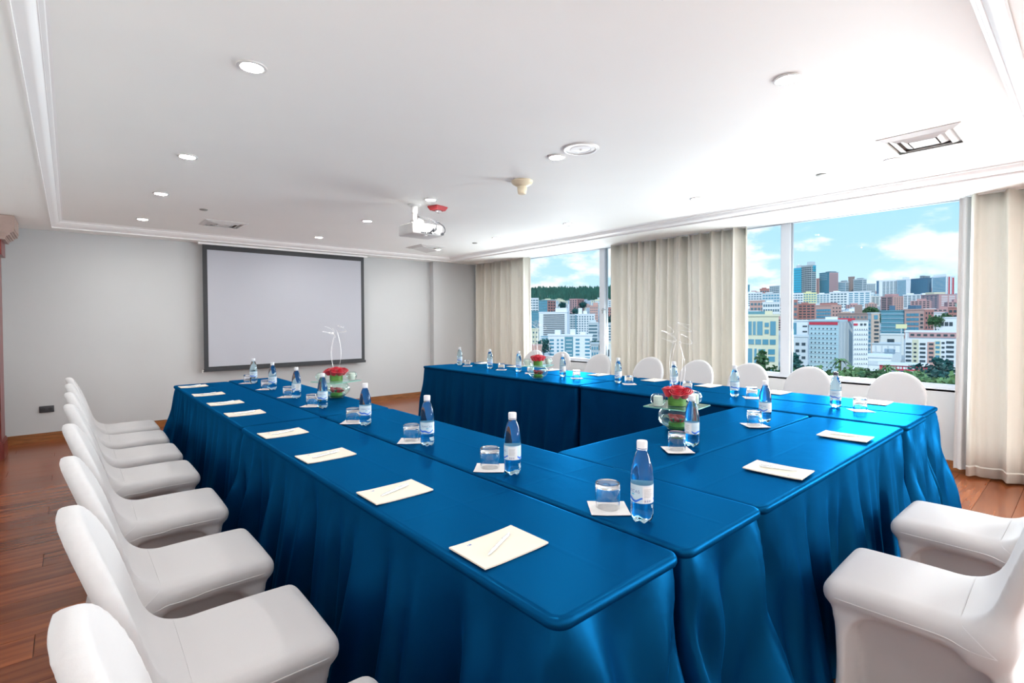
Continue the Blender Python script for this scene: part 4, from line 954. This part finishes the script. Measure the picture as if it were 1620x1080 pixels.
# ---- brown and white apartments
bld('apartment_building', 'white apartments with brick top floor at the right', 1428, 1514, 1514, 526, 360, 'white', [('A', 'brown', 0, .10, .80, .985, 1, 1, .0001, 1), ('A', 'pink', .08, 1.0, .87, 1.0, 1, 1, 1, 1, .5), ('A', 'cream', .14, .27, .0, .82, 1, 1, 1, 1, .15), ('A', 'salmon', .44, .58, .0, .76, 1, 1, 1, 1, .15), ('A', 'cream', .58, .70, .0, .80, 1, 1, 1, 1, .15), ('A', GD, .01, .13, .02, .76, 1, 7, .9, .48), ('A', GD, .165, .235, .02, .76, 1, 7, .8, .42), ('A', GD, .28, .42, .02, .76, 1, 7, .8, .48), ('A', GD, .46, .57, .02, .76, 1, 7, .8, .48), ('A', GB, .595, .685, .02, .80, 1, 7, .9, .55), ('A', GD, .71, .78, .02, .80, 1, 7, .8, .42), ('A', GD, .80, .95, .02, .82, 1, 7, .95, .5), ('A', GD, .08, .98, .90, .965, 7, 1, .6, .8, .6)], single=True)
bld('low_block', 'low white warehouse beside the hotel', 1373, 1410, 1410, 566, 260, 'white', [('A', 'lgrey', .0, 1, .78, .9, 1, 1, 1, 1)])
bld('low_block', 'grey shed roofs behind the warehouse', 1374, 1425, 1425, 545, 430, 'lgrey', [('A', 'white', 0, 1, .5, .95, 5, 1, .7, .8)])
bld('low_block', 'white street shops below the billboard', 1392, 1430, 1430, 530, 470, 'offwhite', [('A', GD, .3, .6, .3, .8, 1, 1, 1, 1), ('A', 'teal', .05, .95, .1, .3, 4, 1, .6, 1)])
# red roadside banner with white lettering
bn = at_R(1437, 582, 235); be_ = empty('roadside_banner', (bn.x, bn.y, bn.z)); be_.rotation_euler = (0, 0, math.atan2(bn.y, bn.x)-PI/2); tag(be_, 'red and white filling station canopy at the foot of the apartments', 'canopy')
MB().box(-8.5, 5.5, -1.5, 3, -.9, .9).build('fascia', 'b_red', be_); MB().box(-9, 6, -2, 3.5, .9, 1.7).build('canopy_roof', 'b_white', be_)
for k in range(9): MB().box(-6+k*.9, -6+k*.9+.55+.15*(k % 2), -1.62, -1.5, -.35, .45).build('letter', 'b_white', be_)
for x in (-8, 5): MB().box(x-.2, x+.2, 1, 1.4, -12, -.9).build('column', 'b_lgrey', be_)
# yellow billboard
bb_ = at_R(1426, 516, 415); eb_ = empty('billboard', (bb_.x, bb_.y, bb_.z)); eb_.rotation_euler = (0, 0, math.atan2(bb_.y, bb_.x)-PI/2); tag(eb_, 'yellow billboard on a post in front of the glass office', 'billboard')
MB().box(-2.9, 2.9, -.2, .2, -1.4, 1.4).build('panel', 'b_yellow', eb_); MB().box(-.25, .25, .0, .4, -22, -1.4).build('post', 'b_lgrey', eb_)
# ---- left window
bld('office_building', 'large white office with dark horizontal window bands', 851, 897, 901, 494, 500, 'white', [('A', GD, .16, .92, .30, .96, 1, 11, 1, .5), ('A', GB, .06, .72, .05, .30, 1, 4, 1, .5)], roof=[(.58, .98, 4.5, 'white')], single=True)
bld('apartment_building', 'white balcony apartments in front of the large white office', 866, 937, 937, 531, 390, 'white', [('A', 'teal', .38, .57, .0, .96, 1, 1, 1, 1, .1), ('A', 'b' if False else GB, .03, .14, .03, .90, 1, 6, .9, .5), ('A', GB, .20, .25, .03, .90, 1, 6, .9, .5), ('A', GB, .29, .35, .03, .90, 1, 6, .9, .5), ('A', GB, .62, .72, .03, .92, 1, 6, .9, .5), ('A', GB, .83, .95, .03, .92, 1, 6, .9, .5), ('A', 'white', .40, .55, .03, .90, 1, 6, .9, .18)], single=True, roof=[(.15, .28, 4.5, 'white'), (.50, .62, 5, 'white'), (.72, .85, 3, 'white')])
bld('apartment_building', 'grey gridded flats right of the large white office', 897, 911, 911, 498, 560, 'lgrey', [fullA(3, 9, .8, .5)])
bld('apartment_building', 'white gridded flats with roof towers', 910, 941, 941, 497.5, 540, 'white', [fullA(7, 10, .55, .55, G), ('A', 'teal', .0, .06, 0, 1, 1, 1, 1, 1)], roof=[(.15, .35, 7, 'white'), (.4, .6, 4, 'white')])
bld('apartment_building', 'grey flats with dark bands beside the left mullion', 930, 946, 946, 511, 470, 'lgrey', [fullA(1, 8, .9, .5, G)], roof=[(.2, .8, 3, 'lgrey')])
bld('hillside_block', 'brick towers under the forest ridge', 901, 913, 924, 473, 850, 'pink', [fullA(3, 7, .5, .6, GD), fullB(3, 7, .5, .5, GD)], cb='brick')
bld('hillside_block', 'pink block beside the left mullion', 933, 946, 946, 484, 720, 'salmon', [fullA(4, 6, .45, .45)], roof=[(.4, 1, 5, 'salmon')])
bld('hillside_block', 'glass and brick office under the forest ridge', 852, 866, 879, 475, 780, 'teal', [fullA(4, 6, .9, .5, GB), fullB(3, 6, .6, .5, GD)], cb='brick', phi=45)
bld('hillside_block', 'white flats at the far left of the left window', 838, 852, 852, 472, 800, 'white', [fullA(3, 7, .8, .5)])
bld('office_building', 'teal glass block at the far left of the left window', 836, 852, 852, 493, 560, 'teal', [fullA(5, 8, .9, .4, GB)])
bld('low_block', 'cream flats at the lower left of the left window', 836, 852, 852, 521, 420, 'cream', [fullA(3, 6, .5, .4, G)])
bld('low_block', 'orange roofed house at the lower left of the left window', 838, 857, 857, 548, 330, 'salmon', [fullA(3, 2, .5, .4)])
bld('office_building', 'grey banded block right of the left mullion', 953, 974, 974, 512, 450, 'lgrey', [fullA(1, 11, .98, .45, G)])
bld('hillside_block', 'red brick flats right of the left mullion', 953, 975, 975, 487, 720, 'brick', [fullA(4, 5, .7, .5, GD)])
bld('hillside_block', 'white tower flats right of the left mullion', 953, 976, 976, 475, 850, 'white', [fullA(5, 7, .7, .5)])
bld('low_block', 'small white house under the grey banded block', 957, 975, 975, 546, 300, 'offwhite', [fullA(2, 2, .5, .5, GD)], roof=[(0, 1, 1.5, 'cream')])
bld('low_block', 'dark teal low block beside the white balcony apartments', 935, 947, 947, 545, 330, 'grey', [fullA(3, 4, .6, .5, GB)])
# ---- trees
def leaf_cloud(mb, c, rx, rz, n, s, rr):
    for _ in range(n):
        d = Vector((rr.gauss(0, 1), rr.gauss(0, 1), rr.gauss(0, 1))).normalized()*(rr.random()**.4)
        p = Vector(c)+Vector((d.x*rx, d.y*rx, d.z*rz)); t = Vector((rr.gauss(0, 1), rr.gauss(0, 1), rr.gauss(0, .6))).normalized(); u = t.cross(Vector((rr.gauss(0, 1), rr.gauss(0, 1), rr.gauss(0, 1)))).normalized()
        q = s*rr.uniform(.6, 1.3); mb.add([p-t*q-u*q*.5, p+t*q-u*q*.5, p+t*q+u*q*.5, p-t*q+u*q*.5], [(0, 1, 2, 3)])
def conifer(px, ytop, R, h, wd, label, seed, m='tree_green'):
    rr = random.Random(seed); P_ = at_R(px, ytop, R); g = empty('conifer_tree', (P_.x, P_.y, P_.z-h)); tag(g, label, 'tree', 'trees below the window')
    MB().lathe([(.35, -8), (.3, 0), (.08, h*.97), (0, h)], 8).build('trunk', 'bark', g)
    mb = MB(); nb = 46
    for k in range(nb):
        t = k/nb; z = h*(.12+.86*t); ln = wd*(1-t)**.8*rr.uniform(.75, 1.1)+.3; a = k*2.4+rr.uniform(-.3, .3)
        for q in range(9):
            f = (q+.6)/9; c = Vector((math.cos(a)*ln*f, math.sin(a)*ln*f, z-ln*f*.28+.35*f*f*ln)); leaf_cloud(mb, c, .55, .32, 4, .42, rr)
    mb.build('foliage', m, g)
def broadleaf(px, ytop, R, h, wd, label, seed, m='tree_light', n=900):
    rr = random.Random(seed); P_ = at_R(px, ytop, R); FOOT.append((P_.x, P_.y, wd*1.4)); g = empty('leafy_tree', (P_.x, P_.y, P_.z-h)); tag(g, label, 'tree', 'trees below the window')
    MB().lathe([(.4, -8), (.3, h*.3), (.12, h*.7), (0, h*.8)], 8).build('trunk', 'bark', g)
    mb = MB()
    for k in range(9):
        a = k*2.4; c = (math.cos(a)*wd*.45*rr.random(), math.sin(a)*wd*.45*rr.random(), h*(.45+.45*rr.random())); leaf_cloud(mb, c, wd*.55, h*.20, n//9, .5*wd/5, rr)
    leaf_cloud(mb, (0, 0, h*.62), wd*.8, h*.37, n//2, .5*wd/5, rr)
    mb.build('crown', m, g)
def palm(px, ytop, R, h, wd, label, seed):
    rr = random.Random(seed); P_ = at_R(px, ytop, R); g = empty('palm_tree', (P_.x, P_.y, P_.z-h)); tag(g, label, 'tree', 'palms below the window')
    MB().lathe([(.45, -8), (.4, 0), (.35, h-1.2), (.5, h-.9), (0, h-.6)], 8).build('trunk', 'bark', g)
    for k in range(26):
        a = k*2.4; el = rr.uniform(-.2, 1.3); mb = MB(); mb.grid(3, 7, lambda i, j: ((j/6*wd*math.cos(el))*math.cos(a)-(i-1)*.28*math.sin(a)*math.sin(j/6*PI*.9+.25), (j/6*wd*math.cos(el))*math.sin(a)+(i-1)*.28*math.cos(a)*math.sin(j/6*PI*.9+.25), h-1+wd*(math.sin(el)*j/6-.75*(j/6)**2)-.12*abs(i-1)))
        mb.build('frond', 'tree_light', g)
conifer(1206, 553, 150, 17, 5.2, 'dark conifer left of the mullion in the right window', 1)
conifer(1257, 557, 145, 17, 5.4, 'dark conifer right of the mullion in front of the hotel', 2, 'tree_teal')
conifer(1484, 563, 150, 20, 5.0, 'tall dark tree at the lower right of the right window', 3, 'tree_teal')
conifer(1500, 568, 155, 18, 4.6, 'second tall dark tree at the right edge of the right window', 4, 'tree_teal')
broadleaf(1470, 582, 140, 14, 5, 'leafy green tree left of the tall dark trees', 5, 'tree_teal')
palm(1329, 566, 190, 14, 3.6, 'palm tree in front of the hotel', 6)
palm(1404, 576, 175, 13, 3.4, 'palm tree behind the last chair but one', 7)
for k, (px, yt, R, h, wd, m) in enumerate([(1275, 578, 150, 12, 5, 'tree_teal'), (1300, 584, 140, 12, 5, 'tree_light'), (1322, 584, 145, 11, 5, 'tree_light'), (1345, 583, 140, 11, 5, 'tree_light'), (1366, 585, 142, 11, 5, 'tree_light'), (1388, 588, 138, 11, 5, 'tree_green'), (1425, 590, 135, 11, 5, 'tree_light'), (1450, 592, 132, 11, 5, 'tree_light'), (1480, 596, 128, 10, 5, 'tree_light'), (1508, 594, 126, 10, 5, 'tree_light'), (1240, 584, 140, 11, 5, 'tree_green'), (1222, 590, 140, 10, 4, 'tree_light'), (1190, 580, 150, 11, 5, 'tree_light')]):
    broadleaf(px, yt, R, h, wd, 'leafy bush in the row of bushes below the window, %s from the left' % (['third', 'fourth', 'fifth', 'sixth', 'seventh', 'eighth', 'ninth', 'tenth', 'eleventh', 'rightmost', 'second from the mullion', 'beside the mullion,', 'leftmost'][k]) if k < 10 else ['green bush just right of the mullion', 'pale bush just left of the mullion', 'pale bush under the cream office'][k-10], 20+k, m, 600)
broadleaf(1378, 484, 640, 20, 10, 'round dark tree on the hillside above the tan tower', 50, 'tree_green')
for k, (px, yt, R) in enumerate([(1425, 493, 600), (1480, 500, 520), (1497, 497, 560), (1400, 497, 620)]): broadleaf(px, yt, R, 12, 7, 'small green tree among the hillside offices, %s from the left' % ['second', 'third', 'fourth', 'first'][k], 60+k, 'tree_green', 500)
for k, (px, yt, R, h) in enumerate([(860, 537, 380, 14), (922, 476, 800, 16), (912, 487, 760, 22), (890, 477, 820, 16), (942, 540, 360, 10), (962, 500, 620, 20), (960, 541, 310, 8), (875, 493, 700, 16)]): broadleaf(px, yt, R, h, h*.5, 'green tree between the flats in the left window, ' + ['by the cream flats', 'right of the brick towers', 'below the brick towers', 'left of the brick towers', 'by the left mullion', 'right of the left mullion', 'by the small white house', 'behind the large white office'][k], 80+k, 'tree_teal', 500)
# ---- anonymous houses climbing the hills
HP = []
for k, (ca, m) in enumerate([('white', G), ('white', GB), ('offwhite', G), ('brick', GD), ('salmon', G), ('lgrey', GB), ('cream', G), ('pink', GD)]):
    r_ = random.Random(k); wd, dp, hh = r_.uniform(16, 30), r_.uniform(12, 18), r_.uniform(11, 24); g = empty('hillside_house', (0, 0, 0))
    MB().box(-wd/2, wd/2, -dp/2, dp/2, -8, hh).build('walls', 'b_'+ca, g); MB().box(-wd*.2, wd*.25, -dp*.3, dp*.3, hh, hh+3).build('roof_block', 'b_'+ca, g)
    mb = MB()
    for fy in (-1, 1):
        for P_, F_ in face_quads(None, Vector((-wd/2*(-fy if fy > 0 else 1)*(-1 if fy > 0 else 1), fy*dp/2, 0)), Vector((1, 0, 0)), UP, Vector((0, fy, 0)), wd, hh, [.03, .97, .03, .97, int(wd/4), int(hh/3), .65, .5, .2]): mb.add(P_, F_)
    mb.build('window_rows', 'b_'+m, g, kind='stuff'); HP.append(g); tag(g, 'small %s block of flats among the many on the far hillside' % ['white', 'white blue-glazed', 'off-white', 'brick red', 'salmon', 'pale grey', 'cream', 'pink'][k], 'building', 'small hillside blocks')
used = set()
hr = random.Random(42)
for k in range(260):
    az = hr.uniform(40, 92); R = hr.uniform(620, 1430) if az < 60 else hr.uniform(600, 1250)
    if 61.5 < az < 66: continue
    a = math.radians(az); i = k % 8
    if any(math.hypot(R*math.sin(a)-q[0], R*math.cos(a)-q[1]) < q[2]+17 for q in FOOT): continue
    FOOT.append((R*math.sin(a), R*math.cos(a), 17))
    o = HP[i] if i not in used else copy_tree(HP[i]); used.add(i)
    o.location = (R*math.sin(a), R*math.cos(a), zg(R, az)-hr.uniform(0, 6)); o.rotation_euler = (0, 0, -a+hr.uniform(-.4, .4))
    s = hr.uniform(.7, 1.1); o.scale = (s, s, s*.8)
# forest on the far ridge
mb = MB(); fr_ = random.Random(9)
for k in range(5200):
    az = fr_.uniform(24, 63); R = fr_.uniform(1480, 2280); a = math.radians(az); h = fr_.uniform(12, 24); z = zg(R, az)*1.0-2; c = Vector((R*math.sin(a), R*math.cos(a), z)); wd = h*.32
    mb.add([c+Vector((wd*math.cos(q*PI/2+k), wd*math.sin(q*PI/2+k), 0)) for q in range(4)]+[c+Vector((0, 0, h))], [(0, 1, 4), (1, 2, 4), (2, 3, 4), (3, 0, 4)])
fo = mb.build('forest', 'forest_green'); tag(fo, 'dark conifer forest covering the far ridge', 'forest', None, 'stuff')
